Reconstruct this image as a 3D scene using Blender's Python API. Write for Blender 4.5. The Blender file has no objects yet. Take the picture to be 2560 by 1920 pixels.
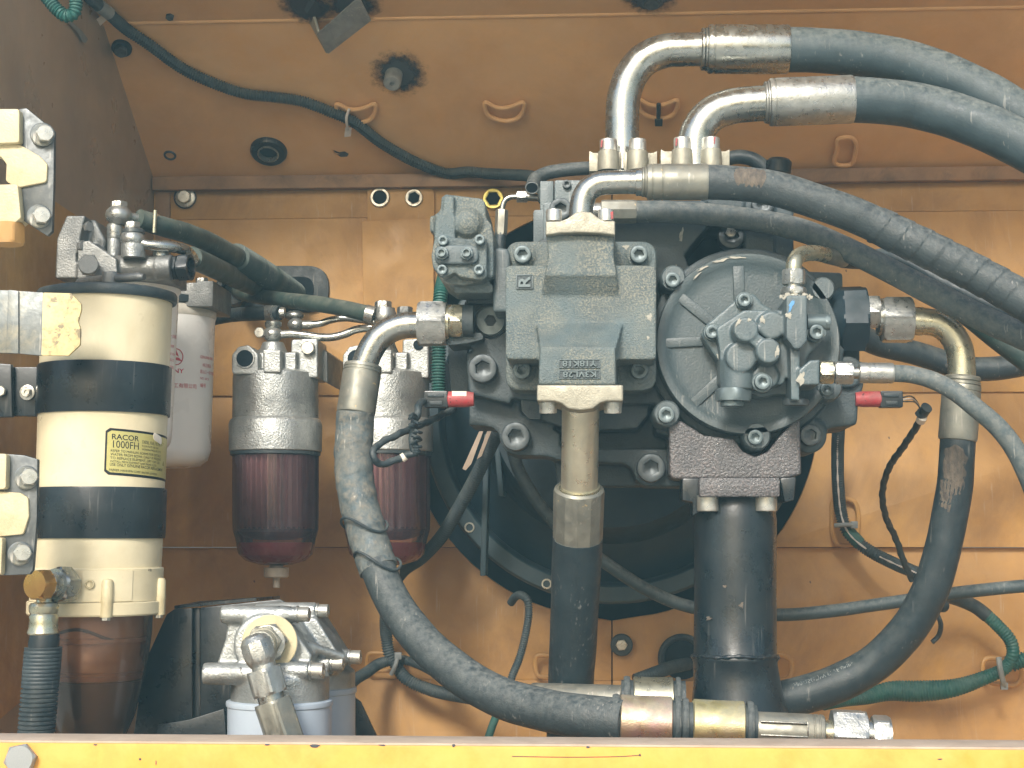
import bpy, bmesh, math, random
from mathutils import Vector, Matrix, Quaternion
random.seed(7)
PI = math.pi
scene = bpy.context.scene
COL = scene.collection
# ---------------------------------------------------------------- camera
F = 4000.0                      # focal length in photo pixels (2560 wide)
YAW, PITCH = math.radians(3.2), math.atan(390 / F)
FW = Vector((-math.sin(YAW) * math.cos(PITCH), math.cos(YAW) * math.cos(PITCH), math.sin(PITCH)))
RT = Vector((math.cos(YAW), math.sin(YAW), 0))
UP = RT.cross(FW)
cd = bpy.data.cameras.new('camera')
cam = bpy.data.objects.new('camera', cd)
COL.objects.link(cam)
cd.sensor_width = 36
cd.lens = 36 * F / 2560
cd.clip_start, cd.clip_end = 0.05, 400
cam.matrix_world = Matrix(((RT.x, UP.x, -FW.x, 0), (RT.y, UP.y, -FW.y, 0), (RT.z, UP.z, -FW.z, 0), (0, 0, 0, 1)))
scene.camera = cam
# ---------------------------------------------------------------- light
SUN_AZ, SUN_EL = math.radians(-169), math.radians(33)   # from north (+Y) clockwise: behind the camera, to its left
w = bpy.data.worlds.new('World')
scene.world = w
w.use_nodes = True
nt = w.node_tree
sky = nt.nodes.new('ShaderNodeTexSky')
sky.sky_type = 'NISHITA'
sky.sun_disc = False
sky.sun_elevation = SUN_EL
sky.sun_rotation = SUN_AZ
sky.dust_density = 3.0
sky.air_density = 1.3
bg = nt.nodes['Background']
nt.links.new(sky.outputs[0], bg.inputs[0])
bg.inputs[1].default_value = 0.11
sl = bpy.data.lights.new('sun', 'SUN')
sl.energy = 1.9
sl.angle = math.radians(13)
sl.color = (1.0, 0.965, 0.905)
so = bpy.data.objects.new('sun', sl)
COL.objects.link(so)
sdir = Vector((math.sin(SUN_AZ) * math.cos(SUN_EL), math.cos(SUN_AZ) * math.cos(SUN_EL), math.sin(SUN_EL)))
so.rotation_euler = sdir.to_track_quat('Z', 'Y').to_euler()
so.location = sdir * 20
vs = scene.view_settings
vs.view_transform = 'Standard'
vs.look = 'None'
vs.exposure = 0.98
vs.gamma = 1.0
scene.cycles.max_bounces = 8
scene.cycles.diffuse_bounces = 4
scene.cycles.transparent_max_bounces = 12
scene.cycles.use_denoising = True

# ---------------------------------------------------------------- pixel -> place
def W(px, py, Y):
    d = FW + RT * ((px - 1280) / F) + UP * ((960 - py) / F)
    return d * (Y / d.y)
def S(px, py, Y):               # metres per photo pixel there
    return W(px, py, Y).dot(FW) / F

# ---------------------------------------------------------------- materials
def srgb(r, g, b):
    f = lambda c: c / 12.92 if c <= 0.04045 else ((c + 0.055) / 1.055) ** 2.4
    return (f(r / 255), f(g / 255), f(b / 255), 1)
MATS = {}
def mat(name, col, rough=0.5, metal=0.0, col2=None, sc=30, bump=0.0, bsc=300, dust=None, dfac=0.5, dup=0.6, chips=None, csc=60, cth=0.68, rv=0.12, coat=0.0, spec=0.5, scratch=0.0, stretch=None, grain=None, gfac=0.6, dsc=None, grime=None, gsc=3.0, grf=0.6):
    m = bpy.data.materials.new(name)
    m.use_nodes = True
    N, L = m.node_tree.nodes, m.node_tree.links
    b = N['Principled BSDF']
    b.inputs['Metallic'].default_value = metal
    b.inputs['Specular IOR Level'].default_value = spec
    b.inputs['Coat Weight'].default_value = coat
    b.inputs['Coat Roughness'].default_value = 0.15
    tc = N.new('ShaderNodeTexCoord')
    co = tc.outputs['Object']
    if stretch:
        mp = N.new('ShaderNodeMapping'); mp.inputs['Scale'].default_value = stretch
        L.new(co, mp.inputs['Vector']); co = mp.outputs[0]
    def noise(scale, detail=5, rough=0.6, dist=0.0):
        n = N.new('ShaderNodeTexNoise')
        n.inputs['Scale'].default_value = scale
        n.inputs['Detail'].default_value = detail
        n.inputs['Roughness'].default_value = rough
        n.inputs['Distortion'].default_value = dist
        L.new(co, n.inputs['Vector'])
        return n.outputs[0]
    def ramp(x, a, c):
        r = N.new('ShaderNodeMapRange')
        r.inputs[1].default_value = a; r.inputs[2].default_value = c
        L.new(x, r.inputs[0])
        return r.outputs[0]
    def mix(f, a, c):
        x = N.new('ShaderNodeMix'); x.data_type = 'RGBA'
        if isinstance(f, float): x.inputs[0].default_value = f
        else: L.new(f, x.inputs[0])
        for i, v in ((6, a), (7, c)):
            if isinstance(v, tuple): x.inputs[i].default_value = v
            else: L.new(v, x.inputs[i])
        return x.outputs[2]
    def mul(a, c):
        x = N.new('ShaderNodeMath'); x.operation = 'MULTIPLY'
        for i, v in ((0, a), (1, c)):
            if isinstance(v, (int, float)): x.inputs[i].default_value = v
            else: L.new(v, x.inputs[i])
        return x.outputs[0]
    c2 = col2 or tuple(v * 0.72 for v in col[:3]) + (1,)
    n1 = noise(sc, 6, 0.62, 0.3)
    c = mix(ramp(n1, 0.36, 0.64), col, c2)
    rfac = ramp(noise(sc * 2.3, 4), 0.3, 0.7)
    r = N.new('ShaderNodeMapRange')
    r.inputs[3].default_value = max(0.05, rough - rv); r.inputs[4].default_value = min(1, rough + rv)
    L.new(rfac, r.inputs[0])
    rr = r.outputs[0]
    if scratch:
        mp = N.new('ShaderNodeMapping'); mp.inputs['Scale'].default_value = (1, 1, 0.06); mp.inputs['Rotation'].default_value = (0.3, 0.7, 0.2)
        L.new(tc.outputs['Object'], mp.inputs['Vector'])
        n = N.new('ShaderNodeTexNoise'); n.inputs['Scale'].default_value = 260; n.inputs['Detail'].default_value = 2
        L.new(mp.outputs[0], n.inputs['Vector'])
        c = mix(mul(mul(ramp(n.outputs[0], 0.62, 0.7), ramp(noise(sc * 0.7, 2), 0.5, 0.62)), scratch), c, srgb(205, 200, 190))
    if dust:
        g = N.new('ShaderNodeNewGeometry')
        sx = N.new('ShaderNodeSeparateXYZ'); L.new(g.outputs['Normal'], sx.inputs[0])
        up = N.new('ShaderNodeMapRange')
        up.inputs[1].default_value = -0.3; up.inputs[2].default_value = 0.9
        up.inputs[3].default_value = 1 - dup; up.inputs[4].default_value = 1
        L.new(sx.outputs['Z'], up.inputs[0])
        df = mul(mul(ramp(noise(dsc or sc * 1.7, 7, 0.7), 0.35, 0.62), up.outputs[0]), dfac)
        c = mix(df, c, dust)
        if metal > 0:
            mm = N.new('ShaderNodeMath'); mm.operation = 'MULTIPLY_ADD'
            L.new(df, mm.inputs[0]); mm.inputs[1].default_value = -metal * 0.9; mm.inputs[2].default_value = metal
            L.new(mm.outputs[0], b.inputs['Metallic'])
        ra = N.new('ShaderNodeMath'); ra.operation = 'MULTIPLY_ADD'; ra.use_clamp = True
        L.new(df, ra.inputs[0]); ra.inputs[1].default_value = 0.4; L.new(rr, ra.inputs[2])
        rr = ra.outputs[0]
    if grime:
        c = mix(mul(ramp(noise(gsc, 9, 0.72, 0.6), 0.48, 0.70), grf), c, grime)
    if chips:
        c = mix(ramp(noise(csc, 3, 0.5, 0.4), cth, cth + 0.02), c, chips)
    bno = noise(bsc, 3, 0.6) if bump else None
    if grain:
        c = mix(mul(mul(ramp(bno, 0.46, 0.62), ramp(noise(sc * 1.3, 3), 0.38, 0.6)), gfac), c, grain)
    L.new(c, b.inputs['Base Color'])
    L.new(rr, b.inputs['Roughness'])
    if bump:
        bn = N.new('ShaderNodeBump')
        bn.inputs['Strength'].default_value = bump
        bn.inputs['Distance'].default_value = 0.002
        L.new(bno, bn.inputs['Height'])
        L.new(bn.outputs[0], b.inputs['Normal'])
    MATS[name] = m
    return m
def glassy(name, tint, gloss=(1, 1, 1, 1), rough=0.12, ior=1.5, body=None, bf=0.35):
    m = bpy.data.materials.new(name)
    m.use_nodes = True
    N, L = m.node_tree.nodes, m.node_tree.links
    N.remove(N['Principled BSDF'])
    out = N['Material Output']
    tr = N.new('ShaderNodeBsdfTransparent'); tr.inputs[0].default_value = tint
    gl = N.new('ShaderNodeBsdfGlossy'); gl.inputs[0].default_value = gloss; gl.inputs['Roughness'].default_value = rough
    fr = N.new('ShaderNodeFresnel'); fr.inputs[0].default_value = ior
    df = N.new('ShaderNodeBsdfDiffuse'); df.inputs[0].default_value = body or tint
    m1 = N.new('ShaderNodeMixShader'); m1.inputs[0].default_value = bf
    L.new(tr.outputs[0], m1.inputs[1]); L.new(df.outputs[0], m1.inputs[2])
    m2 = N.new('ShaderNodeMixShader')
    L.new(fr.outputs[0], m2.inputs[0]); L.new(m1.outputs[0], m2.inputs[1]); L.new(gl.outputs[0], m2.inputs[2])
    L.new(m2.outputs[0], out.inputs['Surface'])
    MATS[name] = m
    return m
DUST = srgb(150, 140, 118)
mat('orange_paint', srgb(197, 151, 84), 0.42, col2=srgb(179, 134, 71), sc=9, bump=0.08, bsc=420, dust=srgb(182, 144, 96), dfac=0.6, dup=0.0, dsc=26, scratch=0.4, grime=srgb(132, 98, 64), gsc=4.0, grf=0.6, chips=srgb(90, 66, 44), csc=30, cth=0.785, rv=0.16)
mat('ceiling_paint', srgb(228, 180, 122), 0.46, col2=srgb(214, 164, 106), sc=7, bump=0.06, bsc=420, dust=srgb(212, 174, 130), dfac=0.5, dup=0.0, dsc=18, scratch=0.15, grime=srgb(184, 140, 96), gsc=3.0, grf=0.35, chips=srgb(90, 66, 48), csc=24, cth=0.80)
mat('side_paint', srgb(172, 148, 122), 0.34, col2=srgb(150, 132, 114), sc=5, bump=0.05, bsc=400, scratch=0.3, grime=srgb(146, 120, 96), gsc=4, grf=0.45)
mat('dark_ledge', srgb(160, 124, 88), 0.6, col2=srgb(136, 106, 78), sc=14, grime=srgb(84, 70, 58), gsc=16, grf=0.6)
mat('yellow_paint', srgb(234, 160, 58), 0.42, col2=srgb(228, 148, 50), sc=9, bump=0.05, bsc=300, chips=srgb(140, 106, 76), csc=38, cth=0.79, dust=srgb(228, 178, 96), dfac=0.6, dup=0.0, dsc=14, grime=srgb(206, 132, 48), gsc=18, grf=0.4)
mat('sill_dust', srgb(190, 172, 154), 0.8, col2=srgb(172, 154, 136), sc=20, bump=0.15, bsc=700)
mat('cream_paint', srgb(220, 208, 176), 0.36, col2=srgb(210, 197, 162), sc=9, bump=0.03, bsc=400, chips=srgb(150, 125, 90), csc=60, cth=0.79, grime=srgb(188, 172, 138), gsc=9, grf=0.4)
mat('cream_casting', srgb(204, 192, 156), 0.45, col2=srgb(190, 176, 138), sc=18, bump=0.3, bsc=350, chips=srgb(120, 98, 78), csc=48, cth=0.74, grime=srgb(150, 132, 102), gsc=20, grf=0.4)
mat('galvanised', srgb(132, 136, 135), 0.48, 0.7, col2=srgb(104, 109, 110), sc=34, bump=0.1, scratch=0.7, grime=srgb(190, 178, 146), gsc=16, grf=0.5)
mat('worn_cream', srgb(224, 204, 150), 0.5, col2=srgb(208, 186, 132), sc=25, bump=0.15, bsc=200, chips=srgb(142, 130, 104), csc=70, cth=0.58, grain=srgb(150, 136, 104), gfac=0.9)
mat('grey_steel', srgb(104, 107, 107), 0.45, 0.6, col2=srgb(84, 88, 89), sc=40, bump=0.1, scratch=0.5)
mat('zinc', srgb(176, 178, 172), 0.25, 0.95, col2=srgb(158, 160, 156), sc=26, bump=0.10, bsc=250, dust=srgb(126, 126, 118), dfac=0.12, dup=0.3, dsc=60, chips=srgb(110, 102, 88), csc=150, cth=0.81, scratch=0.4)
mat('zinc_pale', srgb(214, 208, 184), 0.33, 0.8, col2=srgb(196, 190, 168), sc=24, bump=0.1, bsc=250, dust=srgb(150, 146, 130), dfac=0.2, dup=0.3, dsc=60, scratch=0.4)
mat('bare_steel', srgb(150, 152, 150), 0.45, 0.15, col2=srgb(126, 129, 128), sc=40, bump=0.15, scratch=0.5)
mat('zinc_bright', srgb(186, 187, 182), 0.3, 0.9, col2=srgb(160, 162, 158), sc=60, bump=0.25, bsc=400, dust=srgb(140, 138, 130), dfac=0.3, dup=0.3, scratch=0.4)
mat('zinc_yellow', srgb(196, 191, 164), 0.27, 0.9, col2=srgb(176, 173, 152), sc=30, bump=0.1, bsc=250, dust=srgb(136, 132, 118), dfac=0.2, dup=0.4, dsc=60, scratch=0.4)
mat('zinc_iridescent', srgb(208, 194, 150), 0.34, 0.85, col2=srgb(200, 166, 158), sc=16, bump=0.25, bsc=600, dust=srgb(120, 124, 116), dfac=0.9, dup=1.0)
mat('zinc_gold', srgb(210, 198, 130), 0.34, 0.85, col2=srgb(200, 186, 150), sc=16, bump=0.25, bsc=600, dust=srgb(120, 124, 116), dfac=0.9, dup=1.0)
mat('flange_metal', srgb(166, 163, 148), 0.46, 0.55, col2=srgb(146, 143, 130), sc=60, bump=0.3, bsc=450, dust=srgb(150, 140, 115), dfac=0.3, dup=0.5, chips=srgb(150, 105, 70), csc=70, cth=0.72)
mat('ferrule_metal', srgb(150, 150, 140), 0.42, 0.75, col2=srgb(126, 128, 122), sc=30, bump=0.08, dust=DUST, dfac=0.45, dup=0.5, scratch=0.5, chips=srgb(190, 170, 130), csc=70, cth=0.7)
mat('cast_aluminium', srgb(190, 193, 190), 0.37, 0.82, col2=srgb(152, 156, 155), sc=25, bump=0.5, bsc=360, dust=srgb(140, 138, 130), dfac=0.3, dup=0.4, chips=srgb(92, 90, 88), csc=100, cth=0.71, grime=srgb(90, 93, 93), gsc=12, grf=0.45)
mat('dull_aluminium', srgb(136, 137, 134), 0.46, 0.6, col2=srgb(112, 114, 113), sc=25, bump=0.45, bsc=400, grime=srgb(80, 82, 82), gsc=14, grf=0.5)
mat('black_paint', srgb(17, 29, 36), 0.30, col2=srgb(12, 22, 28), sc=14, bump=0.08, bsc=250, dust=srgb(110, 114, 112), dfac=0.16, dup=0.6, dsc=20, chips=srgb(170, 170, 165), csc=240, cth=0.80, scratch=0.1)
mat('black_void', srgb(6, 26, 36), 0.9)
mat('rubber', srgb(54, 63, 66), 0.52, col2=srgb(44, 52, 55), sc=50, bump=0.4, bsc=420, dust=srgb(136, 138, 132), dfac=0.5, dup=0.95, dsc=130, scratch=0.25, chips=srgb(150, 150, 142), csc=190, cth=0.80)
mat('rubber_blue', srgb(58, 72, 77), 0.55, col2=srgb(50, 63, 68), sc=40, bump=0.2, bsc=400, dust=srgb(144, 148, 142), dfac=0.55, dup=1.0, dsc=90, scratch=0.2, chips=srgb(140, 144, 138), csc=200, cth=0.805)
mat('rubber_pale', srgb(72, 84, 87), 0.6, col2=srgb(60, 72, 75), sc=50, bump=0.3, bsc=420, dust=srgb(150, 148, 138), dfac=0.6, dup=0.6, dsc=100, scratch=0.3)
mat('rubber_dark', srgb(38, 50, 56), 0.45, col2=srgb(28, 39, 45), sc=30, bump=0.25, bsc=450, dust=srgb(118, 122, 116), dfac=0.45, dup=0.9, dsc=50, scratch=0.2)
mat('taped_rubber', srgb(72, 88, 94), 0.55, col2=srgb(50, 64, 70), sc=34, bump=0.8, bsc=130, dust=srgb(138, 134, 122), dfac=0.6, dup=0.3, scratch=1.0, grain=srgb(130, 122, 108), gfac=0.6)
mat('frayed_rubber', srgb(108, 98, 86), 0.8, col2=srgb(80, 74, 68), sc=190, bump=0.8, bsc=420, stretch=(1, 1, .4))
mat('conduit', srgb(48, 64, 72), 0.55, col2=srgb(40, 54, 60), sc=20, dust=srgb(120, 122, 112), dfac=0.45, dup=0.7)
mat('conduit_slit', srgb(10, 20, 28), 0.8)
mat('green_hose', srgb(16, 88, 80), 0.5, col2=srgb(12, 70, 66), sc=22, dust=srgb(92, 118, 108), dfac=0.7, dup=0.7, dsc=40, bump=0.2)
mat('green_dark', srgb(36, 62, 58), 0.5, col2=srgb(40, 56, 55), sc=18, dust=srgb(120, 122, 110), dfac=0.8, dup=0.8, dsc=30, bump=0.2, scratch=0.3)
mat('pump_paint', srgb(86, 101, 105), 0.36, col2=srgb(74, 88, 93), sc=9, bump=0.3, bsc=380, dust=srgb(118, 118, 112), dfac=0.3, dup=0.5, scratch=0.3, grime=srgb(52, 62, 66), gsc=9, grf=0.6, chips=srgb(150, 148, 138), csc=26, cth=0.78)
mat('pump_cast', srgb(92, 107, 110), 0.38, col2=srgb(78, 92, 96), sc=12, bump=1.0, bsc=430, dust=srgb(136, 134, 120), dfac=0.3, dup=0.25, grain=srgb(158, 153, 134), gfac=0.6, grime=srgb(62, 70, 72), gsc=10, grf=0.5)
mat('pump_dark', srgb(58, 72, 77), 0.46, col2=srgb(46, 59, 65), sc=10, bump=0.5, bsc=360, dust=srgb(98, 99, 93), dfac=0.45, dup=0.5, dsc=24, grime=srgb(38, 46, 50), gsc=9, grf=0.6)
mat('cover_paint', srgb(70, 83, 87), 0.38, col2=srgb(60, 73, 77), sc=9, bump=0.3, bsc=380, dust=srgb(112, 116, 112), dfac=0.3, dup=0.5, scratch=0.35, grime=srgb(46, 57, 62), gsc=9, grf=0.6)
mat('bell_paint', srgb(22, 46, 58), 0.5, col2=srgb(16, 38, 50), sc=8, bump=0.1, bsc=300, dust=srgb(80, 84, 78), dfac=0.3, dup=0.6)
mat('bell_ring', srgb(54, 74, 82), 0.5, col2=srgb(44, 62, 70), sc=10, bump=0.1, bsc=300)
mat('bolt_grey', srgb(104, 116, 118), 0.42, 0.35, col2=srgb(86, 98, 102), sc=0.8, bump=0.1, bsc=14)
mat('bolt_dark', srgb(88, 94, 96), 0.45, 0.35, col2=srgb(56, 64, 68), sc=0.8, bump=0.1, bsc=14)
mat('bolt_zinc', srgb(208, 206, 196), 0.34, 0.75, col2=srgb(180, 178, 168), sc=0.9, bump=0.08, bsc=14)
mat('suction_cast', srgb(72, 70, 71), 0.3, 0.0, col2=srgb(58, 58, 61), sc=24, bump=1.0, bsc=300, grain=srgb(126, 112, 108), gfac=0.5, chips=srgb(180, 172, 166), csc=330, cth=0.70, spec=0.8)
mat('white_paint', srgb(243, 241, 234), 0.34, col2=srgb(236, 233, 226), sc=8, chips=srgb(150, 145, 140), csc=90, cth=0.80)
mat('ivory_lid', srgb(212, 205, 190), 0.45)
mat('can_grey', srgb(176, 188, 200), 0.4, col2=srgb(168, 180, 192), sc=9, chips=srgb(110, 110, 110), csc=90, cth=0.80)
mat('brass', srgb(214, 170, 96), 0.32, 0.9, col2=srgb(196, 146, 84), sc=20, bump=0.06)
mat('nut_yellow', srgb(232, 218, 130), 0.35, 0.7, col2=srgb(214, 200, 120), sc=60)
mat('red_paint', srgb(170, 48, 54), 0.5, col2=srgb(146, 44, 50), sc=60, chips=srgb(70, 26, 30), csc=200, cth=0.64, dust=srgb(150, 120, 112), dfac=0.5, dup=0.5, dsc=90)
mat('white_plastic', srgb(216, 212, 208), 0.5)
mat('grey_plastic', srgb(140, 146, 146), 0.5)
mat('paper', srgb(236, 226, 210), 0.7)
mat('label_gold', srgb(204, 194, 124), 0.35, 0.3, col2=srgb(194, 184, 116), sc=12)
mat('ink_black', srgb(22, 26, 30), 0.5)
mat('ink_red', srgb(206, 62, 74), 0.5)
mat('ink_white', srgb(150, 156, 154), 0.6, chips=srgb(60, 72, 78), csc=300, cth=0.52)
mat('paint_blue', srgb(90, 150, 200), 0.5)
mat('burnt', srgb(72, 76, 80), 0.7, col2=srgb(44, 48, 54), sc=45, bump=0.5, bsc=160, chips=srgb(130, 100, 86), csc=70, cth=0.70)
mat('scorch', srgb(120, 92, 74), 0.8, col2=srgb(165, 120, 82), sc=60, chips=srgb(70, 64, 60), csc=80, cth=0.60)
mat('plum_core', srgb(160, 138, 134), 0.5, col2=srgb(138, 114, 112), sc=20)
mat('plum_fluid', srgb(196, 62, 88), 0.3, col2=srgb(176, 50, 74), sc=20)
mat('amber_core', srgb(168, 124, 88), 0.45, col2=srgb(140, 102, 74), sc=12)
mat('amber_dark', srgb(40, 36, 44), 0.4, col2=srgb(30, 28, 38), sc=10)
mat('drain_plastic', srgb(190, 180, 165), 0.4)
mat('ground', srgb(224, 218, 204), 0.9, col2=srgb(210, 203, 190), sc=0.8)  # kept pale to throw sunlight up at the ceiling
mat('chip_glint_grey', srgb(172, 168, 154), 0.6, col2=srgb(140, 138, 128), sc=60)
glassy('plum_bowl', (0.86, 0.72, 0.74, 1), rough=0.12, body=(0.20, 0.12, 0.14, 1), bf=0.2)
glassy('amber_bowl', (0.92, 0.78, 0.62, 1), rough=0.1, body=(0.22, 0.13, 0.08, 1), bf=0.18)

def stain(name, col, r0, r1):
    m = bpy.data.materials.new(name); m.use_nodes = True
    N, L = m.node_tree.nodes, m.node_tree.links
    b = N['Principled BSDF']; b.inputs['Base Color'].default_value = col; b.inputs['Roughness'].default_value = 0.8
    tc = N.new('ShaderNodeTexCoord')
    ln = N.new('ShaderNodeVectorMath'); ln.operation = 'LENGTH'; L.new(tc.outputs['Object'], ln.inputs[0])
    n = N.new('ShaderNodeTexNoise'); n.inputs['Scale'].default_value = 75; n.inputs['Detail'].default_value = 7; n.inputs['Roughness'].default_value = 0.75
    L.new(tc.outputs['Object'], n.inputs['Vector'])
    s = N.new('ShaderNodeMath'); s.operation = 'MULTIPLY_ADD'; s.inputs[1].default_value = 0.055; L.new(n.outputs[0], s.inputs[0]); L.new(ln.outputs['Value'], s.inputs[2])
    r = N.new('ShaderNodeMapRange'); r.interpolation_type = 'SMOOTHSTEP'
    r.inputs[1].default_value = r0 + 0.0275; r.inputs[2].default_value = r1 + 0.0275; r.inputs[3].default_value = 1; r.inputs[4].default_value = 0
    L.new(s.outputs[0], r.inputs[0]); L.new(r.outputs[0], b.inputs['Alpha'])
    MATS[name] = m
stain('soot', srgb(48, 44, 46), 0.016, 0.054)
stain('burnt_metal', srgb(66, 72, 78), 0.022, 0.034)
# ---------------------------------------------------------------- mesh building
def frame(d):
    d = Vector(d).normalized()
    a = Vector((0, 0, 1)) if abs(d.z) < 0.9 else Vector((0, -1, 0))
    x = a.cross(d).normalized()
    return x, d.cross(x), d
def rad_at(a, r, shape, rot=0.0):
    if shape == 'o': return r
    k = {'h': 6, 'q': 4, 't': 12, 'e': 8}[shape]
    st = 2 * PI / k
    x = (a - rot) % st - st / 2
    return r * math.cos(PI / k) / math.cos(x)
def spline(pts, step, closed=False):
    P = [Vector(p) for p in pts]
    n = len(P)
    out = []
    segs = n if closed else n - 1
    for i in range(segs):
        p1, p2 = P[i], P[(i + 1) % n]
        p0 = P[i - 1] if (i > 0 or closed) else p1 * 2 - p2
        p3 = P[(i + 2) % n] if (i + 2 < n or closed) else p2 * 2 - p1
        L = (p2 - p1).length
        if L < 1e-7: continue
        a, b, c = max((p1 - p0).length, 1e-6) ** .5, max(L, 1e-6) ** .5, max((p3 - p2).length, 1e-6) ** .5
        t0, t1 = 0.0, a
        t2 = t1 + b
        t3 = t2 + c
        m = max(1, int(round(L / step)))
        for k in range(m):
            t = t1 + (t2 - t1) * k / m
            A1 = p0 * ((t1 - t) / (t1 - t0)) + p1 * ((t - t0) / (t1 - t0))
            A2 = p1 * ((t2 - t) / (t2 - t1)) + p2 * ((t - t1) / (t2 - t1))
            A3 = p2 * ((t3 - t) / (t3 - t2)) + p3 * ((t - t2) / (t3 - t2))
            B1 = A1 * ((t2 - t) / (t2 - t0)) + A2 * ((t - t0) / (t2 - t0))
            B2 = A2 * ((t3 - t) / (t3 - t1)) + A3 * ((t - t1) / (t3 - t1))
            out.append(B1 * ((t2 - t) / (t2 - t1)) + B2 * ((t - t1) / (t2 - t1)))
    if not closed: out.append(P[-1].copy())
    return out
def rounded(poly, r, n=4):
    """round the corners of a 2-D polygon; r is one radius or one per corner"""
    out = []
    m = len(poly)
    for i in range(m):
        rr = r[i] if isinstance(r, (list, tuple)) else r
        p = Vector(poly[i]); a = Vector(poly[i - 1]) - p; b = Vector(poly[(i + 1) % m]) - p
        if rr <= 0:
            out.append(tuple(p)); continue
        ang = a.angle(b, PI)
        if ang > PI - 0.12:
            out.append(tuple(p)); continue
        d = min(rr / math.tan(ang / 2), a.length * 0.48, b.length * 0.48)
        p1, p2 = p + a.normalized() * d, p + b.normalized() * d
        for k in range(n + 1):
            t = k / n
            out.append(tuple(p1 * (1 - t) ** 2 + p * 2 * t * (1 - t) + p2 * t * t))
    return out
def circ(cx, cy, r, n=32, a0=0, a1=2 * PI):
    full = abs(a1 - a0 - 2 * PI) < 1e-6
    return [(cx + r * math.cos(a0 + (a1 - a0) * k / (n if full else n - 1)), cy + r * math.sin(a0 + (a1 - a0) * k / (n if full else n - 1))) for k in range(n)]
def rect(x0, y0, x1, y1):
    return [(x0, y0), (x1, y0), (x1, y1), (x0, y1)]

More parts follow.
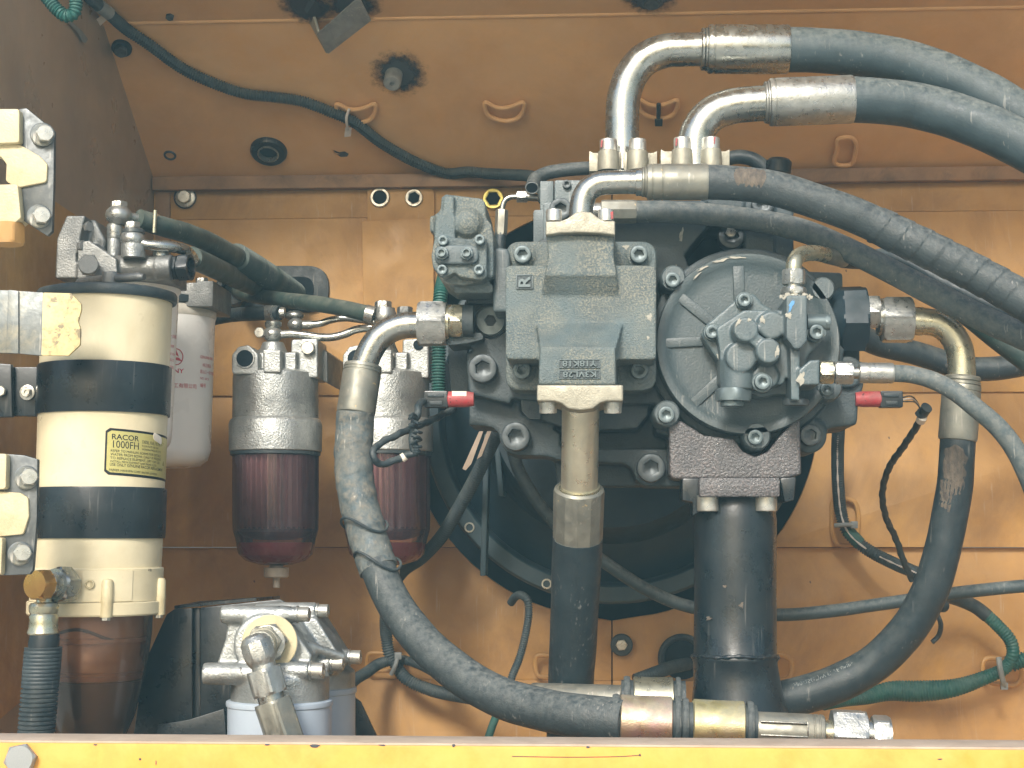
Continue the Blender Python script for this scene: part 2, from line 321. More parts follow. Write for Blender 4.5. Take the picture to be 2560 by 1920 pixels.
class MB:
    def __init__(s):
        s.v, s.f = [], []
    def add(s, v, f):
        o = len(s.v)
        s.v += [Vector(p) for p in v]
        s.f += [tuple(i + o for i in q) for q in f]
        return s
    def loft(s, rings, closed=False, cap0=True, cap1=True):
        n = len(rings[0]); f = []
        m = len(rings)
        for i in range(m if closed else m - 1):
            a, b = i * n, ((i + 1) % m) * n
            for k in range(n):
                f.append((a + k, a + (k + 1) % n, b + (k + 1) % n, b + k))
        if not closed:
            if cap0: f.append(tuple(range(n - 1, -1, -1)))
            if cap1: f.append(tuple(range((m - 1) * n, m * n)))
        return s.add([p for r in rings for p in r], f)
    def lathe(s, p0, d, prof, n=32, rot=0.0, cap0=True, cap1=True):
        """prof: (height along d, radius[, shape])"""
        x, y, z = frame(d)
        p0 = Vector(p0)
        rings = []
        for q in prof:
            sh = q[2] if len(q) > 2 else 'o'
            rings.append([p0 + z * q[0] + (x * math.cos(2 * PI * k / n) + y * math.sin(2 * PI * k / n)) * rad_at(2 * PI * k / n, max(q[1], 1e-5), sh, rot) for k in range(n)])
        return s.loft(rings, cap0=cap0, cap1=cap1)
    def between(s, p0, p1, r, n=24, shape='o', rot=0.0, cham=0.0, r1=None):
        p0, p1 = Vector(p0), Vector(p1)
        L = (p1 - p0).length
        r1 = r if r1 is None else r1
        if shape == 'h':
            c = 0.13 * r
            pr = [(0, r * 0.88), (c, r, 'h'), (L - c, r, 'h'), (L, r * 0.88)]
        elif cham: pr = [(0, r - cham, shape), (cham, r, shape), (L - cham, r1, shape), (L, r1 - cham, shape)]
        else: pr = [(0, r, shape), (L, r1, shape)]
        return s.lathe(p0, p1 - p0, pr, n, rot)
    def sweep(s, pts, r, n=18, step=0.006, closed=False, raw=False, caps=True):
        P = [Vector(p) for p in pts] if raw else spline(pts, step, closed)
        m = len(P)
        T = []
        for i in range(m):
            a = P[i - 1] if (i > 0 or closed) else P[i]
            b = P[(i + 1) % m] if (i < m - 1 or closed) else P[i]
            T.append((b - a).normalized())
        x = frame(T[0])[0]
        acc = 0.0; tot = sum((P[i + 1] - P[i]).length for i in range(m - 1)) or 1
        rings = []; s.path = []
        for i in range(m):
            if i:
                acc += (P[i] - P[i - 1]).length
                x = (T[i - 1].rotation_difference(T[i])) @ x
            x = (x - T[i] * x.dot(T[i])).normalized()
            y = T[i].cross(x)
            s.path.append((P[i], x.copy(), y.copy(), acc))
            ring = []
            for k in range(n):
                a = 2 * PI * k / n
                rr = r(acc, a, tot) if callable(r) else r
                ring.append(P[i] + (x * math.cos(a) + y * math.sin(a)) * rr)
            rings.append(ring)
        s.loft(rings, closed=closed, cap0=caps, cap1=caps)
        return s
    def prism(s, poly, Y, depth, taper=0.0, dy=None, level=False):
        """photo-pixel polygon at depth plane Y, carried straight back by depth; taper < 0 widens the back (fraction)"""
        P = [W(x, y, Y + (dy(x, y) if dy else 0)) for x, y in poly]
        if level:
            for p, q in zip(P, poly): p.z = W(1280, q[1], Y).z
        c = sum(P, Vector()) / len(P)
        B = [p + Vector((0, depth, 0)) - (p - c) * taper for p in P]
        ar = sum(P[i].x * P[(i + 1) % len(P)].z - P[(i + 1) % len(P)].x * P[i].z for i in range(len(P)))
        if ar < 0: P.reverse(); B.reverse()
        return s.loft([P, B])
    def slab(s, pts, n, th):
        """3-D polygon given a thickness along n"""
        n = Vector(n).normalized() * th
        return s.loft([[Vector(p) for p in pts], [Vector(p) + n for p in pts]])
    def ball(s, c, r, n=20, m=10, sc=(1, 1, 1)):
        rings = []
        for i in range(1, m):
            t = PI * i / m
            rings.append([Vector(c) + Vector((r * sc[0] * math.sin(t) * math.cos(2 * PI * k / n), r * sc[1] * math.sin(t) * math.sin(2 * PI * k / n), r * sc[2] * math.cos(t))) for k in range(n)])
        return s.loft(rings)
    def bm(s, bevel=0.0, seg=2, lim=0.5):
        b = bmesh.new()
        vv = [b.verts.new(p) for p in s.v]
        for q in s.f:
            try: b.faces.new([vv[i] for i in q])
            except ValueError: pass
        bmesh.ops.recalc_face_normals(b, faces=b.faces)
        if bevel:
            es = [e for e in b.edges if len(e.link_faces) == 2 and e.calc_face_angle(0) > lim]
            bmesh.ops.bevel(b, geom=es, offset=bevel, segments=seg, profile=0.6, affect='EDGES', clamp_overlap=True)
        return b
    def mesh(s, name, bevel=0.0, seg=2, sharp=40, lim=0.5):
        b = s.bm(bevel, seg, lim)
        me = bpy.data.meshes.new(name)
        b.to_mesh(me); b.free()
        finish(me, sharp)
        return me
    def cast(s, name, voxel=0.002, it=6, sharp=None):
        """cast-iron union of everything in this builder: voxel remesh and smoothing"""
        b = s.bm()
        bmesh.ops.triangulate(b, faces=b.faces)
        me = bpy.data.meshes.new(name + '_raw')
        b.to_mesh(me); b.free()
        o = bpy.data.objects.new('raw', me)
        COL.objects.link(o)
        r = o.modifiers.new('r', 'REMESH'); r.mode = 'VOXEL'; r.voxel_size = voxel; r.use_smooth_shade = True
        q = o.modifiers.new('s', 'SMOOTH'); q.factor = 0.5; q.iterations = it
        dg = bpy.context.evaluated_depsgraph_get()
        out = bpy.data.meshes.new_from_object(o.evaluated_get(dg))
        out.name = name
        bpy.data.objects.remove(o); bpy.data.meshes.remove(me)
        finish(out, sharp or 180)
        return out
def finish(me, sharp):
    me.polygons.foreach_set('use_smooth', [True] * len(me.polygons))
    if sharp < 180: me.set_sharp_from_angle(angle=math.radians(sharp))
    me.update()

# ---------------------------------------------------------------- objects
WL = {}                          # object -> world origin (nothing but bolts is rotated)
def thing(name, label, cat, loc, group=None):
    o = bpy.data.objects.new(name, None)
    o.empty_display_size = 0.02
    o.location = loc
    COL.objects.link(o)
    o['label'] = label; o['category'] = cat
    if group: o['group'] = group
    WL[o] = Vector(loc)
    return o
def put(name, me, m, parent=None, label=None, bevel=0.0, seg=2, sharp=40, lim=0.5):
    if isinstance(me, MB): me = me.mesh(name, bevel, seg, sharp, lim)
    me.name = name
    xs = [v.co for v in me.vertices]
    lo = Vector((min(p.x for p in xs), min(p.y for p in xs), min(p.z for p in xs)))
    hi = Vector((max(p.x for p in xs), max(p.y for p in xs), max(p.z for p in xs)))
    c = (lo + hi) / 2
    me.transform(Matrix.Translation(-c))
    me.materials.clear()
    me.materials.append(MATS[m])
    o = bpy.data.objects.new(name, me)
    COL.objects.link(o)
    if parent: o.parent = parent
    o.location = c - (WL[parent] if parent else Vector())
    WL[o] = c
    if label: o['label'] = label
    return o
def single(name, me, m, label, cat, group=None, **k):
    o = put(name, me, m, **k)
    o['label'] = label; o['category'] = cat
    if group: o['group'] = group
    return o
def structure(name, me, m, parent=None, **k):
    o = put(name, me, m, parent, **k)
    if not parent: o['kind'] = 'structure'
    return o
_bolt = {}
def bolt_mesh(kind, m):
    key = (kind, m)
    if key in _bolt: return _bolt[key]
    b = MB()
    z = (0, 0, 0); d = (0, 0, 1)
    if kind == 'socket':        # socket head cap screw, radius 1
        b.lathe(z, d, [(-0.35, 1), (0.86, 1), (0.97, 0.95), (1.0, 0.87), (1.0, 0.60), (0.97, 0.56, 'h'), (0.35, 0.54, 'h'), (0.30, 0.2), (0.22, 0.01)], 36)
    elif kind == 'plug':        # flush round plug with hex socket
        b.lathe(z, d, [(-0.3, 1.0), (0.22, 1.0), (0.30, 0.94), (0.30, 0.46), (0.29, 0.42, 'h'), (-0.1, 0.40, 'h'), (-0.12, 0.01)], 36)
    elif kind == 'hex':         # hexagon head with washer
        b.lathe(z, d, [(-0.1, 1.38), (0.10, 1.38), (0.14, 1.32), (0.15, 0.92), (0.16, 1.0, 'h'), (0.68, 1.0, 'h'), (0.80, 0.80), (0.82, 0.01)], 36)
    elif kind == 'hexbare':
        b.lathe(z, d, [(-0.1, 0.98, 'h'), (0.62, 1.0, 'h'), (0.74, 0.82), (0.76, 0.01)], 36)
    elif kind == 'ring':        # weld nut seen end on: flange and open hexagonal bore
        b.lathe(z, d, [(-0.3, 1.0), (0.16, 1.0), (0.22, 0.94), (0.22, 0.74), (0.18, 0.70, 'h'), (-0.25, 0.68, 'h')], 36, cap1=False)
    elif kind == 'tubering':
        b.lathe(z, d, [(-0.3, 1.0), (0.10, 1.0), (0.22, 0.92), (0.22, 0.72), (0.10, 0.66), (-0.25, 0.66)], 36, cap1=False)
    elif kind == 'nipple':      # hex base with threaded stub and bore
        b.lathe(z, d, [(-0.2, 1.0, 'h'), (0.30, 1.0, 'h'), (0.36, 0.86), (0.37, 0.64), (1.0, 0.64), (1.08, 0.58), (1.08, 0.40), (0.6, 0.36), (0.58, 0.01)], 36)
    elif kind == 'dome':
        b.lathe(z, d, [(-0.2, 1.0), (0.10, 1.0), (0.40, 0.88), (0.62, 0.62), (0.74, 0.30), (0.76, 0.01)], 36)
    elif kind == 'capscrew':    # cylinder head seen from its side
        b.lathe(z, d, [(-0.1, 1), (1.25, 1), (1.36, 0.95), (1.38, 0.85), (1.38, 0.55, 'h'), (0.8, 0.52, 'h'), (0.78, 0.01)], 32)
    me = b.mesh('bolt', sharp=35)
    me.materials.append(MATS[m])
    _bolt[key] = me
    return me
def bolt(p, d, r, kind, m, parent=None, name='bolt', spin=None, label=None):
    o = bpy.data.objects.new(name, bolt_mesh(kind, m))
    COL.objects.link(o)
    q = Vector((0, 0, 1)).rotation_difference(Vector(d).normalized())
    q = q @ Quaternion((0, 0, 1), random.uniform(0, 1) if spin is None else spin)
    o.rotation_mode = 'QUATERNION'
    o.rotation_quaternion = q
    o.scale = (r, r, r)
    o.location = Vector(p) - (WL[parent] if parent else Vector())
    if parent: o.parent = parent
    WL[o] = Vector(p)
    if label: o['label'] = label
    return o
FRONT = Vector((0, -1, 0))
def pb(px, py, Y, rpx, kind, m, parent, name='bolt', d=FRONT, spin=None):
    return bolt(W(px, py, Y), d, rpx * S(px, py, Y), kind, m, parent, name, spin)
def path(*q):                    # q: (px, py, Y)
    return [W(*p) for p in q]
_fonts = {}
def text_geo(body, size=1.0, extrude=0.0, wide=1.0, offset=0.0):
    cu = bpy.data.curves.new('t', 'FONT')
    cu.body = body; cu.size = 1; cu.extrude = extrude / size if size else 0; cu.align_x = 'LEFT'; cu.offset = offset
    cu.resolution_u = 3
    o = bpy.data.objects.new('t', cu)
    COL.objects.link(o)
    dg = bpy.context.evaluated_depsgraph_get()
    me = bpy.data.meshes.new_from_object(o.evaluated_get(dg))
    v = [(p.co.x * size * wide, p.co.y * size, p.co.z * size) for p in me.vertices]
    f = [tuple(q.vertices) for q in me.polygons]
    bpy.data.objects.remove(o); bpy.data.curves.remove(cu); bpy.data.meshes.remove(me)
    return v, f
def rough_hose(r, amp=0.012, seed=0.0):
    return lambda s, a, t: r * (1 + amp * math.sin(s * 37 + seed) * math.sin(2 * a + s * 23 + seed) + amp * 0.5 * math.sin(s * 91 + 3 * a + seed))
def corrug(r, pitch, depth=0.10):
    return lambda s, a, t: r * (1 + depth * (0.5 if (s / pitch) % 1 < 0.5 else -0.5))
def conduit(pts, r, pitch=0.0036, n=12):
    b = MB()
    P = spline(pts, pitch / 4)
    b.sweep(P, lambda s, a, t: r * (1 + 0.13 * math.tanh(2.2 * math.cos(2 * PI * s / pitch))), n, raw=True)
    return b

def skin_patch(b, s0, s1, want, hw, r, seed=0, m=9, lift=1.02):
    """irregular patch lying on a swept hose between arc lengths s0..s1, centred on the side facing `want`"""
    rr = random.Random(seed); n = 18
    v, f = [], []
    for i in range(n + 1):
        t = i / n; s = s0 + (s1 - s0) * t
        j = min(range(len(b.path)), key=lambda i_: abs(b.path[i_][3] - s)); c, ex, ey, ss = b.path[j]
        tan = ex.cross(ey)
        a0 = math.atan2(Vector(want).dot(ey), Vector(want).dot(ex))
        k = min(1, 3.2 * math.sin(PI * t) ** .5 * .5 + .12)
        lo, hi = -hw * k * rr.uniform(.72, 1.1), hw * k * rr.uniform(.72, 1.1)
        for q in range(m):
            a = a0 + lo + (hi - lo) * q / (m - 1)
            v.append(c + tan * (s - ss) + (ex * math.cos(a) + ey * math.sin(a)) * r * lift)
    for i in range(n):
        for q in range(m - 1):
            f.append((i * m + q, i * m + q + 1, (i + 1) * m + q + 1, (i + 1) * m + q))
    return MB().add(v, f)
def s_at(b, px, py, Y):
    w_ = W(px, py, Y); return min(b.path, key=lambda p: (p[0] - w_).length)[3]
# ================================================================ the compartment shell
YB = 2.75                                   # back wall plane
CX, CY, CR = 1530, 1029, 516                # round opening in the back wall
# unseen pale ground in front of the machine, added to bounce sunlight up
g = MB(); g.slab([(-8, -8, -1.35), (8, -8, -1.35), (8, 8, -1.35), (-8, 8, -1.35)], (0, 0, -1), 0.2)
structure('ground', g, 'ground')
wall = bpy.data.objects.new('back_wall', None); COL.objects.link(wall); wall['kind'] = 'structure'
wall.location = W(1280, 1800, YB); WL[wall] = W(1280, 1800, YB)
def strip(y0, y1, x0, x1, Y, depth=0.012):
    for side in (-1, 1):
        edge = []
        n = 40
        for k in range(n + 1):
            y = y0 + (y1 - y0) * k / n
            h = CR * CR - (y - CY) ** 2
            edge.append((CX + side * (math.sqrt(h) if h > 0 else 0) + side * 1.5, y))
        # clean duplicates on the seam
        e2 = [edge[0]]
        for p in edge[1:]:
            e2.append(p)
        out = x0 if side < 0 else x1
        poly = [(out, y0)] + e2 + [(out, y1)]
        put('panel', MB().prism(poly, Y, depth, level=True), 'orange_paint', wall, bevel=0.0012, seg=2, lim=0.9)
strip(400, 540, 300, 3100, YB - 0.006)
strip(540, 986, 300, 3100, YB - .004)
strip(986.5, 1368, 300, 3100, YB + 0.001)
strip(1369, 1700, 300, 3100, YB + 0.014)
strip(1700.5, 2300, 300, 3100, YB + 0.010)
# raised flange above and the lapped plates
put('ledge', MB().prism(rect(380, 430, 3100, 464), YB - 0.03, 0.02, level=True), 'dark_ledge', wall, bevel=0.002)
put('corner_flange', MB().prism(rect(388, 452, 424, 800), YB - 0.014, 0.008), 'dark_ledge', wall, bevel=0.001)
put('lap_plate', MB().prism(rounded([(918, 468), (1086, 468), (1086, 560), (918, 560)], [8, 20, 0, 0]), YB - 0.014, 0.007), 'orange_paint', wall, bevel=0.0012)
put('lap_plate', MB().prism([(905, 553), (1083, 546), (1085, 790), (908, 790)], YB - 0.018, 0.017), 'orange_paint', wall, bevel=0.0016)
put('hem', MB().prism([(425, 545), (916, 545), (916, 556), (425, 556)], YB - 0.002, 0.004), 'dark_ledge', wall, bevel=0.001)
bx = MB(); bx.prism(rect(700, 250, 2400, 1900), YB + 0.30, 0.02); structure('engine_bay', bx, 'black_void')
# left side wall; unseen right side, floor and roof added to block light
pL = W(389, 440, YB); 
Xw = pL.x
sw = MB(); sw.slab([(Xw - .006, 1.98, -0.6), (Xw, YB + .02, -0.6), (Xw, YB + .02, 0.9), (Xw - .006, 1.98, 0.92)], (-1, 0, 0), 0.01)
structure('side_wall', sw, 'side_paint')
rw = MB(); rw.slab([(1.05, 1.95, -0.6), (1.05, YB + .4, -0.6), (1.05, YB + .4, 1.0), (1.05, 1.95, 1.0)], (1, 0, 0), 0.01)
structure('side_wall', rw, 'side_paint')
zs = W(1280, 1842, 1.78).z
fl = MB(); fl.slab([(-0.9, 1.75, zs - 0.16), (1.05, 1.75, zs - 0.16), (1.05, YB + .4, zs - 0.16), (-0.9, YB + .4, zs - 0.16)], (0, 0, -1), 0.01)
structure('floor', fl, 'orange_paint')
# sloping ceiling: lower leaf, crease, upper leaf
A0, A1 = W(300, 437, YB - .01), W(3000, 437, YB - .01)
zA = W(1280, 437, YB - .01).z
Yc = 2.444
zC = W(1280, 42, Yc).z
def cpt(x, Y):                                # point on the lower leaf
    t = (YB - .01 - Y) / (YB - .01 - Yc)
    return Vector((x, Y, zA + (zC - zA) * t))
Yt = 2.06; zT = zC + 0.085
ceil = MB()
for (ya, za, yb, zb) in ((YB - .01, zA, Yc, zC),):
    ceil.slab([(Xw - 0.01, ya, za), (1.05, ya, za), (1.05, yb, zb), (Xw - 0.04, yb, zb)], (0, 0.3, 1), 0.006)
structure('ceiling', ceil, 'ceiling_paint')
c2 = MB(); c2.slab([(Xw - 0.04, Yc - .001, zC + .001), (1.05, Yc - .001, zC + .001), (1.05, Yt, zT), (Xw - 0.04, Yt, zT)], (0, 0.3, 1), 0.006)
structure('ceiling', c2, 'ceiling_paint')
c3 = MB(); c3.sweep([(Xw - 0.035, Yc, zC + .002), (0.2, Yc, zC + .002), (1.05, Yc, zC + .002)], 0.0045, 10, step=0.3)
structure('ceiling_crease', c3, 'ceiling_paint')
rf = MB(); rf.slab([(-0.95, Yt + .01, zT + .02), (1.1, Yt + .01, zT + .02), (1.1, YB + .5, zT + .02), (-0.95, YB + .5, zT + .02)], (0, 0, 1), 0.01)  # unseen cover above the ceiling, added to block light
structure('roof', rf, 'orange_paint')
CN = (Vector((0, Yc - YB + .01, zC - zA))).cross(Vector((1, 0, 0))).normalized()
if CN.z > 0: CN = -CN
def onceil(px, py, lift=0.0):                 # where the ray through a pixel meets the lower or upper leaf
    d = FW + RT * ((px - 1280) / F) + UP * ((960 - py) / F)
    s = (zC - zA) / (Yc - (YB - .01))
    # z = zA + s*(Y-(YB-.01))
    k = (zA - s * (YB - .01)) / (d.z - s * d.y)
    n = CN
    if d.y * k < Yc:
        s = (zT - zC) / (Yt - Yc)
        k = (zC - s * Yc) / (d.z - s * d.y)
        n = Vector((0, zT - zC, -(Yt - Yc))).normalized()
        if n.z > 0: n = -n
    return d * k + n * lift
# door sill
sill = thing('door_sill', 'yellow painted steel door sill with dusty top lip along the bottom', 'sill', W(1280, 1900, 1.70))
def sillpt(px, Y): return W(px, 1864, 1.70).z
zt = W(1280, 1866, 1.70).z
b = MB(); b.slab([(-0.75, 1.700, zt), (0.95, 1.700, zt), (0.95, 1.700, zt - 0.10), (-0.75, 1.700, zt - 0.10)], (0, 1, 0), 0.006)
put('face_plate', b, 'yellow_paint', sill, bevel=0.0012)
b = MB(); b.slab([(-0.75, 1.7035, zt + .0022), (0.95, 1.7035, zt + .0022), (0.95, 1.766, zt + .0022), (-0.75, 1.766, zt + .0022)], (0, 0, -1), 0.005)
put('top_lip', b, 'sill_dust', sill, bevel=0.0008)
b = MB(); b.slab([(-0.75, 1.758, zt - .004), (0.95, 1.758, zt - .004), (0.95, 1.758, zt - 0.2), (-0.75, 1.758, zt - 0.2)], (0, 1, 0), 0.006)
put('inner_plate', b, 'yellow_paint', sill)
pb(55, 1898, 1.699, 40, 'hexbare', 'bare_steel', sill, name='bolt', d=(0.1, -1, 0.12), spin=.3)
for (x, y, w_, h_) in ((788, 1865, 12, 4), (668, 1862, 7, 2), (238, 1862, 5, 2), (955, 1863, 9, 2), (1134, 1864, 4, 4), (1470, 1868, 5, 3), (350, 1898, 3, 3), (1600, 1888, 3, 3), (2350, 1898, 6, 2), (390, 1906, 1.5, 6)):
    rr = random.Random(x)
    P = [W(x + w_ * (1 + rr.uniform(-.3, .3)) * math.cos(t_), y + h_ * (1 + rr.uniform(-.3, .3)) * math.sin(t_), 1.6996) for t_ in [k_ * PI / 6 for k_ in range(12)]]
    put('paint_chip_or_glint', MB().add(P, [tuple(range(12))]), 'burnt', sill)
put('scratch', MB().sweep(path((1280, 1891, 1.6997), (1420, 1893, 1.6997), (1560, 1891, 1.6997), (1600, 1888, 1.6997)), .0004, 5, .02), 'burnt', sill)

# ---------------------------------------------------------------- things fixed to the ceiling
def ceil_bolt(px, py, rpx, kind, m, name, label, cat='bolt', group=None, washer=None, wm='rubber_dark'):
    p = onceil(px, py)
    r = rpx * S(px, py, p.y)
    t = thing(name, label, cat, p, group)
    if washer:
        b = MB().lathe(p, CN, [(-.001, r * washer), (r * .45, r * washer), (r * .6, r * washer * .92), (r * .6, r * .5)], 32)
        put('washer', b, wm, t)
    bolt(p + CN * (r * .62 if washer else 0), CN, r, kind, m, t, 'head')
    return t
ceil_bolt(305, 118, 17, 'hexbare', 'bolt_dark', 'ceiling_bolt', 'dark hex bolt on thick rubber washer below the conduit at ceiling left', washer=1.5, wm='black_paint')
ceil_bolt(425, 40, 11, 'hexbare', 'bolt_dark', 'ceiling_bolt', 'small bare hex bolt high on the ceiling above the conduit')
ceil_bolt(425, 388, 16, 'tubering', 'bolt_dark', 'threaded_insert', 'dark threaded insert left of the rubber grommet', 'insert')
p = onceil(672, 376); r = 46 * S(672, 376, p.y)
t = thing('rubber_grommet', 'thick black round rubber grommet with steel eyelet in the ceiling', 'grommet', p)
put('rubber_ring', MB().lathe(p, CN, [(-.002, r), (r * .16, r), (r * .28, r * .9), (r * .28, r * .56), (-.002, r * .52)], 40, cap1=False), 'black_paint', t)
put('eyelet', MB().lathe(p, CN, [(-.002, r * .6), (r * .34, r * .58), (r * .36, r * .52), (r * .1, r * .5), (-.004, r * .5)], 40, cap1=False), 'zinc_bright', t)
put('bore', MB().lathe(p, CN, [(0.0, r * .5), (.001, r * .5)], 32), 'black_void', t)
def patch(px, py, rx, ry, seed, lift, n=56, rough=.13):
    rr = random.Random(seed)
    ph = [rr.uniform(0, 6) for _ in range(5)]
    pts = []
    for k in range(n):
        a = 2 * PI * k / n
        q = 1 + rough * math.sin(3 * a + ph[0]) * .6 + rough * .5 * math.sin(5 * a + ph[1]) + rough * .4 * math.sin(9 * a + ph[2]) + rough * .25 * math.sin(17 * a + ph[3])
        pts.append((px + rx * q * math.cos(a), py + ry * q * math.sin(a)))
    return pts
def burnt(px, py, rx, ry, seed, parent, lift=.0006):
    k = 1.75
    P = [onceil(x, y, .0003 + lift * .3) for x, y in patch(px, py, rx * k, ry * k, seed + 1, lift)]
    put('soot_stain', MB().add(P, [tuple(range(len(P)))]), 'soot', parent)
    P = [onceil(x, y, lift) for x, y in patch(px, py, rx * 1.2, ry * 1.2, seed, lift, rough=.09)]
    return put('burnt_patch', MB().add(P, [tuple(range(len(P)))]), 'burnt_metal', parent)
p = onceil(985, 185)
t = thing('weld_stud', 'blunt steel stud standing in a burnt black weld patch', 'stud', p)
burnt(992, 180, 62, 46, 3, t)
r = 22 * S(985, 190, p.y)
put('stud', MB().lathe(p, CN * 0.75 + Vector((0, -.35, -.1)), [(-.004, r), (.030, r), (.033, r * .85), (.033, r * .3), (.026, r * .25), (.026, .0001)], 28), 'bare_steel', t)
p = onceil(815, 30)
t = thing('weld_bracket', 'bent grey steel angle welded over a scorched patch at ceiling top', 'bracket', p)
burnt(775, 18, 62, 50, 5, t); burnt(880, 15, 42, 45, 8, t, .0009)
q = [onceil(779, 56, .004), onceil(828, 100, .030), onceil(920, 8, .030), onceil(860, -40, .004)]
b = MB().slab([onceil(795, 40, .030), onceil(826, 100, .030), onceil(930, 0, .034), onceil(900, -60, .034)], CN, 0.004)
put('leg', b, 'bare_steel', t, bevel=.0008)
b = MB().slab([onceil(779, 56, .001), onceil(826, 101, .031), onceil(802, 36, .031), onceil(786, 30, .001)], (-1, 0, 0), 0.004)
put('gusset', b, 'chip_glint_grey', t, bevel=.0006)
p = onceil(1630, 0)
t = thing('ceiling_bolt', 'rusty bolt in a charred patch above the top hydraulic elbow', 'bolt', p)
burnt(1625, -8, 70, 42, 11, t)
bolt(p + CN * .002, CN, 20 * S(1630, 0, p.y), 'hex', 'bolt_dark', t, 'head')
ch = thing('paint_flake', 'lifted flake of paint on the ceiling right of the rubber grommet', 'flake', onceil(850, 383))
put('bare_spot', MB().add([onceil(x, y, .0005) for x, y in ((833, 374), (848, 380), (862, 378), (872, 384), (868, 391), (852, 392), (840, 384))], [tuple(range(7))]), 'burnt', ch)
put('flake', MB().slab([onceil(x, y, l) for x, y, l in ((830, 372, .001), (838, 377, .004), (850, 381, .004), (836, 384, .001))], CN, .0006), 'ceiling_paint', ch)
# welded wire loops
def wire_loop(c, pts, place, rp, label, m='ceiling_paint', group='welded wire loops'):
    P = [place(c[0] + x, c[1] + y) for x, y in pts]
    s_ = S(c[0], c[1], P[0].y)
    b = MB().sweep(P, rp * s_, 8, step=.003, closed=True)
    return single('wire_loop', b, m, label, 'wire loop', group)
cup = [(-48, -20), (-22, -8), (0, -6), (24, -12), (46, -20), (46, 2), (34, 18), (10, 26), (-14, 24), (-38, 14), (-48, 0)]
ONC = lambda px, py: onceil(px, py, .008)
wire_loop((892, 272), cup, ONC, 6, 'orange wire loop holding the ceiling conduit by a pale tie')
wire_loop((1262, 268), cup, ONC, 6, 'empty orange wire loop left of the tallest hydraulic elbow')
wire_loop((1646, 262), cup, ONC, 6, 'orange wire loop with black strap between the two big elbows')
wire_loop((2113, 372), [(-18, -32), (14, -36), (26, -20), (22, 10), (14, 30), (-18, 32), (-28, 24), (-22, -4)], ONC, 6, 'squarish orange wire loop under the second big hose')
wl = lambda Y: (lambda px, py: W(px, py, Y))
box_ = [(-40, -20), (0, -22), (38, -20), (44, -10), (44, 14), (36, 22), (0, 22), (-38, 22), (-44, 14), (-44, -12)]
wire_loop((962, 1655), box_, wl(YB - .012), 5, 'wire loop behind the tied conduit branch beside the grey filter cans', 'orange_paint')
wire_loop((1372, 1665), [(-30, -24), (0, -26), (26, -24), (30, 0), (26, 26), (0, 28), (-26, 24), (-34, 0)], wl(YB - .012), 6, 'orange wire loop half behind the middle suction hose', 'orange_paint')
wire_loop((1955, 1668), [(-26, -30), (0, -30), (20, -20), (26, 0), (18, 26), (0, 32), (-24, 28), (-28, 0)], wl(YB - .012), 7, 'chipped wire loop right of the wide black pipe', 'orange_paint')
wire_loop((2112, 1305), [(-28, -52), (0, -58), (24, -50), (32, -30), (32, 20), (26, 52), (0, 58), (-20, 54), (-30, 30), (-32, -10)], wl(YB - .012), 6, 'tall wire loop behind the white striped conduit', 'orange_paint')
wire_loop((2505, 1680), [(-44, -30), (0, -34), (30, -30), (46, -10), (46, 20), (30, 34), (0, 30), (-30, 26), (-46, 8)], wl(YB - .012), 6, 'wire loop holding the wide green conduit at lower right', 'orange_paint')
def tie(pts, m, label, wpx=5.5, group='cable ties'):
    P = path(*pts)
    s_ = S(pts[0][0], pts[0][1], pts[0][2])
    t = thing('cable_tie', label, 'cable tie', P[0], group)
    b = MB().sweep(P, wpx * s_, 8, step=.002)
    put('strap', b, m, t)
    put('head', MB().prism(rect(pts[-1][0] - 9, pts[-1][1] - 9, pts[-1][0] + 9, pts[-1][1] + 9), pts[-1][2] - .004, .008), m, t, bevel=.0015)
    return t
# nuts and bolts in the back wall
def wall_fix(px, py, rpx, kind, m, name, label, cat, d=FRONT, Y=YB - .007, hole=True):
    p = W(px, py, Y)
    t = thing(name, label, cat, p, 'nuts and bolts in the back wall')
    pb(px, py, Y, rpx, kind, m, t, 'collar' if kind in ('ring', 'tubering') else 'head', d)
    if hole: put('bore', MB().lathe(p + Vector((0, .0006, 0)), FRONT, [(0, rpx * .72 * S(px, py, Y)), (.0006, rpx * .72 * S(px, py, Y))], 24), 'black_void', t)
    return t
wall_fix(950, 494, 25, 'tubering', 'bolt_zinc', 'weld_nut', 'silver round nut, left of the pair on the lap plate', 'nut', Y=YB - .016)
wall_fix(1035, 495, 22, 'ring', 'bolt_zinc', 'weld_nut', 'silver nut with hexagonal bore, right of the pair on the lap plate', 'nut', Y=YB - .016)
wall_fix(1233, 497, 26, 'ring', 'nut_yellow', 'weld_nut', 'yellow plated nut with hexagonal bore behind the grey regulator', 'nut', Y=YB - .012)
t = wall_fix(463, 494, 18, 'hex', 'bolt_zinc', 'wall_bolt', 'bright hex bolt with washers in the upper left wall corner', 'bolt', Y=YB - .016, hole=False)
put('washer', MB().lathe(W(463, 494, YB - .010), FRONT, [(-.001, .020), (.003, .020), (.0036, .019), (.0036, .01)], 32), 'bolt_dark' if False else 'grey_steel', t)
t = wall_fix(1554, 1612, 15, 'hexbare', 'bolt_zinc', 'wall_bolt', 'white topped hex bolt between the hose and the wide black pipe', 'bolt', Y=YB - .006, hole=False)
put('washer', MB().lathe(W(1554, 1612, YB + .003), FRONT, [(-.001, .019), (.006, .019), (.008, .017), (.008, .006)], 32), 'pump_dark', t)
p = W(1700, 1645, YB)
t = thing('cable_hole', 'dark round cable hole with rubber edging behind the wide pipe', 'hole', p)
put('opening', MB().lathe(W(1705, 1645, YB + .0035), FRONT, [(0, .036), (.001, .036)], 36), 'black_void', t)
